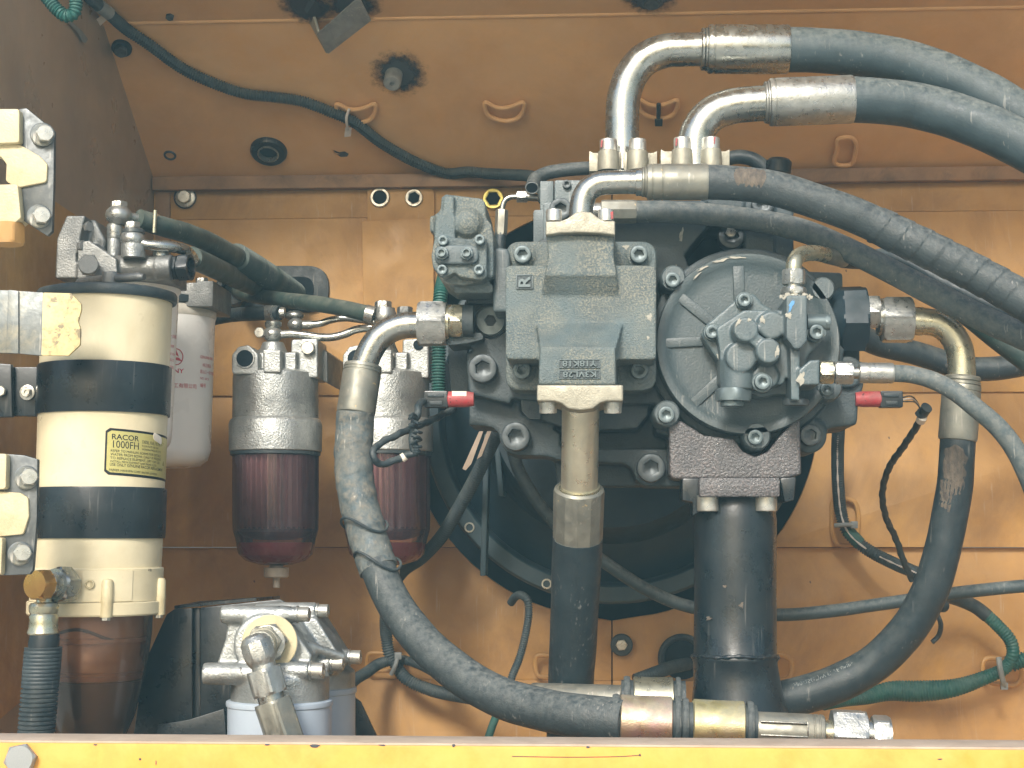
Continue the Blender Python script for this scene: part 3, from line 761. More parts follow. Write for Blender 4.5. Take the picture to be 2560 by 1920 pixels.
put('edging', MB().sweep([W(1705 + 52 * math.cos(a), 1645 + 52 * math.sin(a), YB) for a in [k * PI / 12 for k in range(-14, 2)]], .006, 8, step=.004), 'rubber_dark', t)
p = W(690, 720, YB)
t = thing('oval_grommet', 'large black oval rubber grommet the fuel hoses pass through', 'grommet', p)
for i, (rx, ry, d, m) in enumerate(((134, 58, .012, 'rubber_dark'), (96, 30, .014, 'black_void'))):
    put('rim' if i == 0 else 'opening', MB().prism(rounded(rect(688 - rx, 722 - ry, 688 + rx, 722 + ry), ry * .95, 8), YB - d, d - .001), m, t, bevel=.002 if i == 0 else 0)
put('boss', MB().lathe(W(585, 727, YB - .02), FRONT, [(-.02, .030), (.018, .030), (.022, .027), (.022, .018), (.0, .017)], 32, cap1=False), 'black_paint', t)
# paint scrapes
# ================================================================ the hydraulic pump
def mm(px, Y): return px * S(1500, 950, Y)
pump = thing('hydraulic_pump', 'grey cast iron hydraulic pump filling the middle of the compartment', 'pump', W(1530, 1029, YB))
# bell housing bolted behind the pump
c = W(CX, CY, 2.66); u = S(CX, CY, 2.66)
b = MB().lathe(c, FRONT, [(-.20, 478 * u), (-.01, 478 * u), (0, 470 * u), (0, 434 * u), (-.006, 428 * u), (-.03, 424 * u), (.02, 330 * u), (.10, 300 * u), (.12, 290 * u), (.12, .001)], 96)
put('bell_housing', b, 'bell_paint', pump, sharp=30)
b = MB().lathe(c, FRONT, [(.0005, 474 * u), (.004, 470 * u), (.004, 436 * u), (.0005, 432 * u)], 96, cap0=False, cap1=False)
put('bell_flange', b, 'bell_ring', pump, sharp=30)
for a in (219, 249, 39, 69):
    q = c + Vector((math.cos(math.radians(a)), 0, math.sin(math.radians(a)))) * 458 * u
    bolt(q + FRONT * .005, FRONT, 13 * u, 'tubering', 'bolt_zinc', pump, 'flange_bolt')
rb = MB()
for (x0, y0, x1, y1) in ((1210, 1085, 1200, 1440), (1232, 1080, 1246, 1240)):
    rb.prism([(x0, y0), (x0 + 14, y0), (x1 + 14, y1), (x1, y1)], 2.54, .05)
put('housing_rib', rb, 'bell_ring', pump, bevel=.002)
# main casing: one casting
k = MB()
k.prism([(1160, 752), (1200, 742), (1275, 735), (1275, 1010), (1172, 985), (1166, 905), (1185, 880), (1160, 840)], 2.13, .16)
k.prism([(1166, 880), (1660, 880), (1660, 1010), (1400, 1010), (1172, 985)], 2.13, .16)
k.prism([(1172, 960), (1172, 1064), (1229, 1067), (1246, 1083), (1251, 1106), (1263, 1128), (1284, 1138), (1358, 1140), (1401, 1150), (1401, 1085), (1350, 1050), (1300, 960)], 2.165, .10)
k.prism([(1390, 1122), (1720, 1122), (1720, 1217), (1612, 1216), (1590, 1200), (1580, 1172), (1560, 1158), (1503, 1156), (1390, 1150)], 2.165, .10)
k.prism([(1300, 960), (1700, 960), (1700, 1140), (1380, 1140)], 2.205, .08)
k.prism(rounded([(1300, 976), (1622, 976), (1622, 1038), (1592, 1072), (1430, 1076), (1350, 1050), (1330, 1042), (1302, 1030)], 8), 2.15, .06)
k.prism([(1380, 1120), (1760, 1120), (1760, 1216), (1395, 1216)], 2.225, .06)
k.prism([(1640, 900), (1640, 1080), (1690, 1100), (1990, 1100), (2060, 1098), (2073, 1070), (2143, 1062), (2146, 1015), (2160, 960), (2160, 905), (2060, 880)], 2.13, .15)
k.prism(circ(2024, 1089, 44, 20), 2.125, .10)
k.prism([(1345, 600), (1540, 545), (1540, 500), (1768, 500), (1768, 566), (1711, 636), (1723, 668), (1723, 800), (1345, 800)], 2.15, .13)
k.prism([(1862, 498), (1936, 500), (1936, 700), (1862, 700)], 2.15, .13)
k.prism([(1941, 508), (1985, 512), (1985, 700), (1941, 700)], 2.156, .12)
k.prism([(1760, 470), (1870, 470), (1870, 567), (1760, 567)], 2.16, .12)
k.prism(circ(1865, 865, 246, 48), 2.115, .15)
put('pump_casing', k.cast('pump_casing', .0026, 4), 'pump_dark', pump)
put('casing_pocket', MB().prism(rect(1700, 540, 1900, 700), 2.25, .02), 'black_void', pump)
pb(1827, 594, 2.19, 34, 'socket', 'pump_dark' if False else 'bolt_dark', pump)
pb(1827, 582, 2.158, 14, 'hexbare', 'bolt_zinc', pump)
pb(1905, 515, 2.149, 28, 'socket', 'bolt_dark', pump)
for (x, y, r, Y, kd) in ((1209, 924, 36, 2.126, 'socket'), (1291, 1093, 36, 2.161, 'socket'), (1627, 1171, 36, 2.161, 'socket'), (2024, 1089, 27, 2.123, 'socket')):
    pb(x, y, Y, r, kd, 'bolt_dark', pump)
pb(1227, 803, 2.126, 37, 'plug', 'bolt_grey', pump, 'port_plug')
put('port_boss', MB().lathe(W(1227, 803, 2.13), FRONT, [(-.08, 44 * S(1227, 803, 2.13)), (.0, 44 * S(1227, 803, 2.13)), (.003, 41 * S(1227, 803, 2.13))], 40), 'pump_dark', pump)
# clip tongue and column beside the plug
k = MB(); k.prism(rounded([(1112, 846), (1165, 830), (1205, 832), (1210, 848), (1170, 858), (1118, 864)], 10), 2.10, .07)
k.prism([(1118, 850), (1168, 850), (1172, 985), (1128, 985)], 2.19, .03)
put('pipe_guard', k.mesh('pipe_guard', .002), 'pump_dark', pump)
k = MB(); k.prism(rounded([(1232, 622), (1248, 618), (1270, 622), (1275, 640), (1275, 780), (1232, 780)], 6), 2.06, .14)
k.prism([(1165, 705), (1240, 705), (1240, 760), (1165, 760)], 2.12, .1)
put('side_column', k.cast('side_column', .0022, 4), 'pump_paint', pump)
# valve cover with the raised tower and the lower boss
k = MB()
k.prism(rounded(rect(1264, 603, 1641, 976), 38, 6), 2.075, .10)
k.prism(rounded(rect(1264, 663, 1641, 899), 12, 3), 2.005, .12)
k.prism([(1367, 587), (1536, 587), (1534, 640), (1542, 690), (1362, 690), (1371, 640)], 1.985, .13, taper=-.03)
tw = lambda y0, y1, d: (lambda x, y: 0 if abs(y - y0) < 2 else d)
k.prism([(1362, 686), (1542, 686), (1548, 756), (1352, 756)], 1.985, .10, dy=tw(686, 756, .026))
k.prism([(1340, 800), (1560, 800), (1540, 872), (1350, 872)], 1.960, .12, dy=tw(872, 800, .050), taper=-.05)
k.prism([(1350, 866), (1538, 866), (1540, 962), (1346, 962)], 1.960, .16, taper=-.10)
for a in ((1306, 639), (1597, 639), (1306, 927), (1598, 927)):
    k.prism(circ(a[0], a[1], 31, 18), 2.072, .03)
cover = put('valve_cover', k.cast('valve_cover', .0019, 5), 'pump_cast', pump)
for a in ((1307, 639), (1597, 639), (1306, 927), (1598, 927)):
    pb(a[0], a[1], 2.072, 22.5, 'socket', 'bolt_grey', pump)
def flat_text(body, px, py, Y, hpx, m, name, parent, wide=1.0, turn=0, depth=.001, bold=0.0, shear=0.0, label=None):
    """lettering standing proud of a face that looks at -Y; (px,py) is its centre"""
    u = S(px, py, Y)
    v, f = text_geo(body, hpx * u / .72, depth / 2, wide, bold)
    xs = [p[0] for p in v]; ys = [p[1] for p in v]
    cx_, cy_ = (min(xs) + max(xs)) / 2, (min(ys) + max(ys)) / 2
    o = W(px, py, Y); ca, sa = math.cos(turn), math.sin(turn)
    P = []
    for x, y, z in v:
        x -= cx_; y -= cy_
        x += shear * y
        P.append(o + Vector((x * ca - y * sa, -z, x * sa + y * ca)))
    return put(name, MB().add(P, f), m, parent, label, sharp=30)
def frame_bars(x0, y0, x1, y1, Y, w_, depth, m, parent):
    k = MB()
    k.prism(rect(x0, y0, x1, y0 + w_), Y, depth); k.prism(rect(x0, y1 - w_, x1, y1), Y, depth)
    k.prism(rect(x0, y0 + w_, x0 + w_, y1 - w_), Y, depth); k.prism(rect(x1 - w_, y0 + w_, x1, y1 - w_), Y, depth)
    put('casting_frame', k, m, parent, bevel=.0004)
put('letter_pad', MB().prism(rect(1292, 688, 1331, 720), 2.0038, .003), 'pump_dark', pump)  # dark plate stands in for the shaded, dirty recess behind the letter
flat_text('R', 1311, 704, 2.0025, 30, 'bolt_grey', 'lettering', pump, 1.15, PI / 2, .004, .02)
frame_bars(1290, 686, 1333, 722, 2.0025, 3, .006, 'pump_paint', pump)
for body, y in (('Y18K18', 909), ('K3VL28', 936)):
    put('letter_pad', MB().prism(rect(1399, y - 9, 1499, y + 9), 1.9594, .003), 'pump_dark', pump)  # recess shade put into the dark plate colour
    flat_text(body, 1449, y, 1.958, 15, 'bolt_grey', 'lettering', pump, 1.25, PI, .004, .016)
    frame_bars(1397, y - 11, 1501, y + 11, 1.958, 2, .006, 'pump_paint', pump)
# regulator at the upper left
k = MB()
k.prism([(1085, 538), (1100, 526), (1104, 492), (1115, 485), (1205, 496), (1213, 506), (1215, 545), (1228, 560), (1234, 592), (1234, 690), (1205, 705), (1160, 714), (1120, 708), (1097, 692), (1081, 662), (1078, 640), (1085, 600)], 2.035, .14)
k.prism([(1078, 640), (1086, 598), (1100, 590), (1180, 598), (1190, 587), (1210, 590), (1217, 602), (1217, 692), (1204, 701), (1150, 692), (1137, 680), (1122, 690), (1102, 695), (1082, 668)], 2.015, .06)
k.prism([(1110, 488), (1134, 490), (1138, 600), (1086, 600), (1088, 535), (1106, 528)], 2.022, .06)
k.lathe(W(1172, 560, 2.05), (0, -1, -.15), [(-.06, .022), (.018, .020), (.026, .015), (.030, .006)], 28)
k.prism(rounded(rect(1134, 708, 1232, 733), 8), 2.05, .06)
k.prism(rounded([(1074, 540), (1086, 538), (1086, 582), (1074, 578)], 3), 2.04, .03)
put('regulator', k.cast('regulator', .0018, 4), 'pump_cast', pump)
put('regulator_bridge', MB().prism(rounded(rect(1086, 612, 1196, 660), 22, 6), 2.008, .03), 'pump_paint', pump, bevel=.003, seg=3)
for a in ((1108, 603), (1200, 601), (1106, 676), (1198, 676)):
    pb(a[0], a[1], 2.011, 13, 'socket', 'bolt_grey', pump)
for a in ((1105, 634), (1167, 634)):
    pb(a[0], a[1], 2.004, 18, 'nipple', 'bolt_grey', pump, 'adjuster')
# block behind, at the top left
k = MB(); k.prism(rect(1350, 452, 1384, 620), 2.25, .08); k.prism(rounded(rect(1386, 450, 1470, 620), 6), 2.22, .12); k.prism(rounded(rect(1333, 524, 1366, 640), 8), 2.20, .1)
k.prism(rounded(rect(1358, 506, 1440, 640), 8), 2.17, .1)
put('rear_block', k.mesh('rear_block', .002), 'pump_paint', pump)
pb(1417, 462, 2.219, 11, 'socket', 'bolt_dark', pump); pb(1402, 527, 2.168, 28, 'socket', 'bolt_dark', pump)
# round cover on the right with ribs and bolt bosses
c = W(1865, 865, 2.105); u = S(1865, 865, 2.105)
b = MB()
b.lathe(c, FRONT, [(-.03, 226 * u), (.026, 226 * u), (.029, 223 * u), (.029, 210 * u), (.026, 200 * u), (.0225, 188 * u), (.022, 170 * u), (.022, .001)], 96)
put('round_cover', b, 'cover_paint', pump, sharp=30)
for (x0, y0, x1, y1, w_) in ((1846, 665, 1850, 760, 14), (1655, 858, 1770, 852, 12), (1692, 735, 1800, 822, 13), (1735, 1008, 1830, 920, 13), (2010, 740, 1930, 800, 12)):
    n = Vector((y1 - y0, x0 - x1)).normalized() * w_
    k = MB().prism([(x0 + n.x, y0 + n.y), (x1 + n.x, y1 + n.y), (x1 - n.x, y1 - n.y), (x0 - n.x, y0 - n.y)], 2.0785, .009, taper=-.10)
    put('cover_rib', k, 'cover_paint', pump, bevel=.002)
for (x, y, r) in ((1681, 702, 31), (1665, 1038, 33), (1887, 1094, 34), (2066, 974, 32), (2050, 730, 30)):
    put('bolt_boss', MB().lathe(W(x, y, 2.105), FRONT, [(-.04, (r + 4) * u), (.026, r * u), (.029, (r - 4) * u)], 28), 'pump_paint', pump)
for (x, y, r) in ((1681, 702, 19), (1665, 1038, 21), (1887, 1094, 19), (2066, 974, 17)):
    pb(x, y, 2.081, r * 1.35, 'plug', 'bolt_grey', pump, 'washer')
    pb(x, y, 2.075, r, 'socket', 'bolt_grey', pump)
# gear pump on the round cover
k = MB()
k.prism(rounded([(1753, 838), (1762, 815), (1855, 735), (1885, 733), (1908, 760), (1960, 790), (2045, 795), (2064, 830), (2050, 860), (2020, 890), (2000, 990), (1940, 985), (1905, 995), (1850, 975), (1800, 960), (1797, 905), (1766, 858)], 8), 2.045, .06)
g = MB()
g.prism(rounded([(1790, 820), (1860, 775), (1960, 775), (1975, 900), (1960, 960), (1880, 975), (1800, 960), (1800, 880)], 12), 2.015, .06)
for (x, y, r, Y) in ((1865, 823, 31, 1.980), (1922, 877, 31, 1.980), (1853, 892, 38, 1.997), (1930, 812, 35, 1.997)):
    g.lathe(W(x, y, Y), (0, 1, 0), [(0, (r - 4) * u), (.003, (r - 1) * u), (.03, r * u), (.10, (r + 2) * u)], 32)
g.prism([(1868, 850), (1890, 830), (1918, 850), (1896, 874)], 1.982, .08)
g.prism(rounded([(1966, 738), (2018, 738), (2018, 852), (2000, 872), (1986, 872), (1966, 845)], 5), 1.975, .10)
g.prism([(1976, 860), (2000, 860), (1998, 1000), (1978, 1000)], 1.99, .08)
g.prism([(1996, 925), (2025, 900), (2049, 899), (2049, 962), (1996, 962)], 1.985, .08)
g.lathe(W(1842, 900, 2.02), (0, 0, -1), [(0, 40 * u), (72 * u, 40 * u)], 32)
g.lathe(W(1906, 950, 2.06), FRONT, [(0, 32 * u), (.05, 30 * u)], 28)
put('gear_pump_flange', k.cast('gear_pump_flange', .0018, 3), 'pump_paint', pump)
put('gear_pump_body', g.cast('gear_pump_body', .0015, 3), 'pump_paint', pump)
for (x, y, r, Y) in ((1860, 752, 17, 2.042), (1780, 831, 17, 2.042), (2040, 832, 19, 2.040), (1905, 956, 20, 2.008)):
    pb(x, y, Y, r * 1.3, 'plug', 'bolt_grey', pump, 'washer'); pb(x, y, Y - .006, r, 'socket', 'bolt_grey', pump)
put('hex_plug', MB().between(W(1833, 972, 2.02), W(1833, 1003, 2.02), 46 * u, 36, 'h', .3), 'bolt_grey', pump)
put('hex_plug', MB().between(W(1830, 1003, 2.02), W(1830, 1016, 2.02), 30 * u, 36, 'h', .3), 'bolt_grey', pump)
put('hex_plug', MB().between(W(1990, 998, 2.025), W(1990, 1014, 2.025), 32 * u, 36, 'h', .2), 'bolt_dark', pump)
put('relief_cap', MB().between(W(2018, 806, 2.04), W(2062, 806, 2.04), 20 * u, 28).between(W(2062, 806, 2.04), W(2074, 806, 2.04), 22 * u, 28, 'h', .2), 'bolt_grey', pump)
# right-hand end: back plate, hub and ports
k = MB(); k.prism(rounded([(2000, 678), (2106, 682), (2108, 760), (2060, 800), (2000, 800)], [6, 10, 6, 4, 4]), 2.16, .08)
put('end_plate', k, 'pump_paint', pump, bevel=.003)
b = MB().sweep([W(2020 + 44 * math.cos(a), 745 - 44 * math.sin(a), 2.150) for a in [k_ * PI / 10 for k_ in range(-3, 6)]], 8 * u, 10, step=.004)
put('lifting_eye', b, 'pump_dark', pump)
hx = W(2062, 797, 2.13); hu = S(2100, 797, 2.13)
b = MB().lathe(hx, (1, 0, 0), [(0, 50 * hu), (36 * hu, 78 * hu), (40 * hu, 86 * hu, 'h'), (94 * hu, 88 * hu, 'h'), (100 * hu, 78 * hu)], 48, rot=.26)
put('port_hub', b, 'bell_paint', pump, sharp=25)
k = MB(); k.prism([(2085, 860), (2150, 860), (2150, 1000), (2085, 1000)], 2.16, .1)
k.prism(rounded(circ(2120, 930, 40, 20), 0), 2.12, .08)
put('end_block', k.cast('end_block', .0024, 3), 'pump_dark', pump)
# suction casting and its flange
k = MB()
k.prism([(1672, 1060), (1700, 1050), (1728, 1068), (1760, 1088), (1836, 1098), (1856, 1128), (1888, 1142), (1920, 1128), (1945, 1095), (1985, 1050), (2000, 1040), (2004, 1186), (1962, 1196), (1690, 1198), (1674, 1190)], 2.085, .14)
k.prism([(1700, 1180), (1990, 1180), (1960, 1215), (1735, 1215)], 2.10, .12)
put('suction_port', k.cast('suction_port', .002, 4), 'suction_cast', pump)
for (x, r) in ((1720, 28), (1985, 24)):
    pass
# printed warning sticker dots of grease left out; electrical sensors
def sensor(px0, px1, py, Y, flip, label):
    t = thing('pressure_sensor', label, 'sensor', W((px0 + px1) / 2, py, Y), 'sensors on the pump sides')
    v = S(px0, py, Y)
    a = W(px0, py, Y); 
    sg = 1 if px1 > px0 else -1
    L = abs(px1 - px0) * v
    b = MB().lathe(a, (sg, 0, 0), [(-.01, 17 * v), (0, 20 * v), (L * .42, 20 * v), (L * .44, 18 * v)], 28)
    put('coil_body', b, 'red_paint', t)
    if flip:
        q = MB().lathe(a, (sg, 0, 0), [(L * .06, 20.8 * v), (L * .30, 20.8 * v)], 28, cap0=False, cap1=False)
        k_ = MB().prism(rect(min(px0, px0 + sg * 36), py - 20, max(px0, px0 + sg * 36), py - 8), Y - 19 * v, .004)
        put('paper_tag', k_, 'paper', t)
    k_ = MB()
    x2, x3 = px0 + sg * abs(px1 - px0) * .44, px1
    k_.prism(rounded(rect(min(x2, x3), py - 21, max(x2, x3), py + 20), 4), Y - 18 * v, 36 * v)
    put('plug_housing', k_, 'black_paint', t, bevel=.0015)
    k_ = MB().prism(rect(min(x2, x3) + 8, py - 15, max(x2, x3) - 10, py - 6), Y - 22 * v, .006)
    k_.prism(rect(min(x2, x3) + 14, py + 4, max(x2, x3) - 14, py + 14), Y - 22 * v, .006)
    put('locking_tab', k_, 'rubber_dark', t, bevel=.0008)
    return t
sensor(1166, 1060, 998, 2.11, True, 'black plug with red and white coil left of the pump')
sensor(2157, 2258, 998, 2.13, False, 'black plug with scratched red coil right of the pump')

# scraped paint, sealant, paint marks and painted lobe highlights on the pump
def chip_or_glint(x, y, w_, h_, Y, m='chip_glint_grey', seed=0, turn=0.0):
    pts = patch(0, 0, w_, h_, seed or int(x * 7 + y), 0, 18, .35)
    P = [W(x + a * math.cos(turn) - b_ * math.sin(turn), y + a * math.sin(turn) + b_ * math.cos(turn), Y) for a, b_ in pts]
    put('paint_chip_or_glint', MB().slab(P, (0, 1, 0), .0006), m, pump)
for (x, y, w_, h_, Y, tn) in ((1802, 651, 20, 3, 2.0742, -.25), (1840, 644, 20, 2.5, 2.0742, 0), (1757, 671, 14, 2.5, 2.0742, -.5), (1758, 716, 4, 20, 2.0838, .1), (1762, 726, 7, 4, 2.0838, .2), (1797, 704, 4, 7, 2.0838, .3), (1742, 690, 2, 13, 2.0742, .8),
    (1846, 806, 4, 11, 1.9792, .6), (1873, 799, 5, 4, 1.9792, 0), (1943, 880, 5, 13, 1.9792, .25), (1797, 893, 4, 10, 2.0445, -.2), (1704, 586, 4, 18, 2.149, .2), (1567, 618, 9, 6, 2.0745, .3), (1695, 678, 4, 14, 2.149, -.2), (1624, 792, 6, 9, 2.0044, .2), (2003, 946, 9, 16, 1.984, .2), (1972, 788, 8, 7, 1.974, .1), (1906, 800, 6, 9, 1.9962, -.4), (1620, 845, 3, 5, 2.0044, 0)):  # first three marks paint the highlights on the gear pump lobes
    chip_or_glint(x, y, w_, h_, Y, 'chip_glint_grey', 0, tn)
for k_ in range(11):
    chip_or_glint(1954 + k_ * 7.2, 741 + 2.5 * math.sin(k_ * 2.1), 6, 4 + 2 * (k_ % 3), 1.998, 'chip_glint_grey', k_ + 3)
chip_or_glint(1978, 765, 4.5, 16, 1.974, 'paint_blue', 5, .35)

k = MB().prism(rounded([(1300, 978), (1352, 978), (1352, 1048), (1322, 1048), (1304, 1028)], [4, 4, 4, 14, 10]), 2.135, .02)
put('name_tongue', k, 'pump_dark', pump, bevel=.0015)
flat_text('NO.', 1332, 1026, 2.1345, 12, 'pump_dark', 'lettering', pump, 1.1, 0, .002)
# ================================================================ big hoses
HG = 'hydraulic hoses'
def hose_thing(label, loc, name='hydraulic_hose', cat='hose', group=HG):
    return thing(name, label, cat, loc, group)
def R(px, q): return px * S(*q)
def elbow(t, pts, r, m='zinc', n=28, step=.004):
    return put('elbow_pipe', MB().sweep(path(*pts), r * S(*pts[len(pts) // 2]), n, step), m, t)
def ferrule(t, q0, q1, r, m='ferrule_metal', collar=None, shape='o', grooves=(), rot=0.0, flare=.03):
    p0, p1 = W(*q0), W(*q1)
    u = S(*q0); L = (p1 - p0).length; rr = r * u
    pr = [(0, rr * .80, 'o'), (.001, rr * (1 - flare), shape), (.004, rr, shape)]
    for g in grooves:
        pr += [(L * g - .0012, rr, shape), (L * g - .0006, rr * .965, shape), (L * g + .0006, rr * .965, shape), (L * g + .0012, rr, shape)]
    pr += [(L - .004, rr, shape), (L - .001, rr * (1 - flare), shape), (L, rr * .9, 'o')]
    f = put('ferrule', MB().lathe(p0, p1 - p0, pr, 48 if shape != 'o' else 40, rot), m, t, sharp=28)
    if collar:
        w_, cr = collar
        put('collar', MB().lathe(p0 - (p1 - p0).normalized() * w_ * u, p1 - p0, [(0, cr * u * .93), (w_ * u * .2, cr * u), (w_ * u * .5, cr * u), (w_ * u * .6, cr * u * .93), (w_ * u * .7, cr * u * 1.02), (w_ * u, cr * u * 1.02)], 40), m, t, sharp=28)
    return f
def hose(t, pts, r, m='rubber', amp=.012, n=28, name='rubber_hose', seed=0, r1=None):
    u = S(*pts[len(pts) // 2])
    if r1 is None: fn = rough_hose(r * u, amp, seed)
    else:
        h = rough_hose(1.0, amp, seed)
        fn = lambda s, a, T: h(s, a, T) * u * (r + (r1 - r) * s / T)
    b = MB().sweep(path(*pts), fn, n, .006)
    o = put(name, b, m, t)
    return o, b
def nut(t, q0, q1, r, m='zinc_bright', rot=.26, name='hex_nut'):
    return put(name, MB().between(W(*q0), W(*q1), r * S(*q0), 48, 'h', rot), m, t, sharp=25)
def neck(t, q0, q1, r, m='zinc', name='neck'):
    return put(name, MB().between(W(*q0), W(*q1), r * S(*q0), 32), m, t)
# ---- H1: tallest
Y1 = 2.28
t1 = hose_thing('topmost thick hose on the tallest silver elbow', W(1555, 400, Y1))
elbow(t1, [(1556, 430, Y1), (1556, 360, Y1), (1556, 290, Y1), (1560, 240, Y1), (1577, 190, Y1), (1610, 150, Y1), (1660, 128, Y1), (1710, 124, Y1), (1762, 123, Y1)], 42)
ferrule(t1, (1768, 123, Y1), (1973, 123.5, Y1), 61, 'zinc', (16, 53), grooves=(.08,))
hose(t1, [(1968, 124, Y1), (2040, 126, Y1), (2110, 131, Y1), (2240, 151, Y1), (2350, 186, Y1 - .02), (2455, 234, Y1 - .04), (2560, 297, Y1 - .06), (2680, 385, Y1 - .08), (2820, 510, Y1 - .1)], 57, 'rubber_blue')
# ---- H2
Y2 = 2.22
t2 = hose_thing('second thick hose under the topmost one on a shorter silver elbow', W(1740, 400, Y2))
elbow(t2, [(1738, 430, Y2), (1737, 385, Y2), (1740, 345, Y2), (1755, 310, Y2), (1785, 282, Y2), (1830, 266, Y2), (1880, 260, Y2), (1925, 257, Y2)], 44)
ferrule(t2, (1922, 256, Y2), (2134, 248, Y2), 60, 'zinc_bright', (12, 52), grooves=(.06,))
hose(t2, [(2128, 249, Y2), (2180, 251, Y2), (2230, 256, Y2), (2296, 265, Y2), (2420, 301, Y2 - .02), (2542, 355, Y2 - .04), (2660, 425, Y2 - .06), (2800, 530, Y2 - .08)], 58, 'rubber_blue', seed=3)
# flanges with cap screws under both
def flange_pair(t, cx, Y, xs, x0, x1, ytop, ybot):
    for sx, (a, c) in zip(xs, ((x0, cx - 4), (cx + 4, x1))):
        k = MB()
        lo, hi = min(a, c), max(a, c)
        k.prism([(lo, ytop), (lo + 10, ytop + 5), (hi - 10, ytop + 5), (hi, ytop), (hi, ybot), (lo, ybot)], Y + .012, .05)
        k.lathe(W(sx, ybot, Y), (0, 0, 1), [(0, 28 * S(sx, ybot, Y)), (49 * S(sx, ybot, Y), 26 * S(sx, ybot, Y)), (51 * S(sx, ybot, Y), 22 * S(sx, ybot, Y))], 28)
        put('split_flange', k, 'flange_metal', t, bevel=.0008)
        bolt(W(sx, ybot - 49, Y), (0, 0, 1), 22 * S(sx, ybot, Y), 'capscrew', 'bolt_zinc', t, 'cap_screw')
flange_pair(t1, 1556, Y1 - .045, (1521, 1594), 1473, 1643, 377, 428)
flange_pair(t2, 1742, Y2 - .02, (1706, 1778), 1652, 1824, 373, 424)
for t, x, y, Y in ((t1, 1503, 360, Y1 - .045), (t2, 1690, 356, Y2 - .02), (t2, 1785, 352, Y2 - .02)):
    put('paint_mark', MB().prism([(x, y - 10), (x + 4, y - 10), (x + 2, y + 8), (x - 2, y + 8)], Y - 21.4 * S(x, y, Y), .002), 'red_paint', t)
# ---- H3: from the valve cover
Y3 = 2.03
t3 = hose_thing('spiral wrapped hose from the flange on top of the valve cover', W(1452, 588, Y3))
elbow(t3, [(1452, 560, Y3), (1453, 528, Y3), (1457, 500, Y3), (1470, 475, Y3), (1495, 460, Y3), (1530, 456, Y3), (1590, 455, Y3)], 30)
ferrule(t3, (1616, 455, Y3), (1771, 455, Y3), 45.5, 'ferrule_metal', (12, 38), grooves=(.10, .26))
neck(t3, (1590, 455, Y3), (1606, 455, Y3), 35)
o, b3 = hose(t3, [(1765, 455, Y3), (1830, 458, Y3), (1909, 466, Y3), (1985, 485, Y3), (2059, 510, Y3), (2130, 535, Y3), (2189, 561, Y3), (2337, 632, Y3 - .01), (2473, 702, Y3 - .02), (2560, 752, Y3 - .03), (2680, 830, Y3 - .04), (2800, 920, Y3 - .05)], 44)
u = S(2189, 561, Y3)
def saw(r, pitch): return lambda s, a, T: r * (1.0 + .055 * (((s / pitch) + a / (2 * PI)) % 1.0) - .0)
P = path((2189, 561, Y3), (2337, 632, Y3 - .01), (2473, 702, Y3 - .02), (2560, 752, Y3 - .03), (2680, 830, Y3 - .04), (2800, 920, Y3 - .05))
put('spiral_wrap', MB().sweep(P, saw(45.5 * u, 50 * u), 40, .0022), 'rubber', t3, sharp=30)
put('frayed_patch', skin_patch(b3, s_at(b3, 1832, 458, Y3), s_at(b3, 1912, 468, Y3), (.1, -1, .28), .62, 44 * u, 4), 'frayed_rubber', t3)
k = MB().prism([(1364, 588), (1364, 553), (1398, 553), (1418, 546), (1438, 532), (1455, 528), (1478, 530), (1497, 545), (1512, 552), (1538, 552), (1538, 588), (1500, 583), (1450, 581), (1400, 583)], 1.972, .11)
put('flange', k, 'flange_metal', t3, bevel=.002, seg=3)
for x, mk in ((1385, 0), (1515, 1)):
    bolt(W(x, 552, 2.0), (0, 0, 1), 20 * S(x, 552, 2.0), 'capscrew', 'bolt_zinc', t3, 'cap_screw')
put('paint_mark', MB().prism([(1526, 530), (1533, 528), (1533, 546), (1528, 548)], 2.0 - 17 * S(1525, 540, 2.0), .003), 'red_paint', t3)
# ---- H4
Y4 = 2.12
t4 = hose_thing('plain medium hose running just below the spiral wrapped hose', W(1500, 529, Y4))
neck(t4, (1482, 529, Y4), (1504, 529, Y4), 22, 'zinc_bright')
ferrule(t4, (1502, 529, Y4), (1591, 529, Y4), 30, 'ferrule_metal', shape='e')
hose(t4, [(1588, 529, Y4), (1680, 531, Y4), (1778, 537, Y4), (1870, 548, Y4), (1950, 562, Y4), (2030, 585, Y4 - .01), (2172, 650, Y4 - .02), (2311, 722, Y4 - .03), (2455, 795, Y4 - .04), (2560, 842, Y4 - .05), (2700, 905, Y4 - .06)], 27, 'rubber_pale', r1=33)
# ---- H5: left loop
Y5 = 2.10
t5 = hose_thing('tape wrapped thick hose looping from the left pump port down to the clamps', W(1100, 810, Y5))
nut(t5, (1046, 810, Y5), (1117, 810, Y5), 61, rot=0.0)
neck(t5, (1117, 806, Y5), (1124, 806, Y5), 44, 'zinc_yellow')
nut(t5, (1124, 802, Y5), (1158, 802, Y5), 46, 'zinc_yellow', rot=.1)
neck(t5, (1156, 802, Y5), (1185, 802, Y5), 40, 'pump_dark', 'port')
elbow(t5, [(1050, 812, Y5), (1010, 814, Y5), (975, 825, Y5), (945, 848, Y5), (924, 880, Y5), (912, 912, Y5), (908, 925, Y5)], 33)
ferrule(t5, (908, 912, Y5), (889, 1036, Y5 - .01), 48, 'ferrule_metal', grooves=(.10, .16))
tape = lambda r, pitch: (lambda s, a, T: r * (1.0 + .05 * (((s / pitch) - a / (2 * PI)) % 1.0) + .02 * math.sin(5 * a + s * 160) * math.sin(s * 90)))
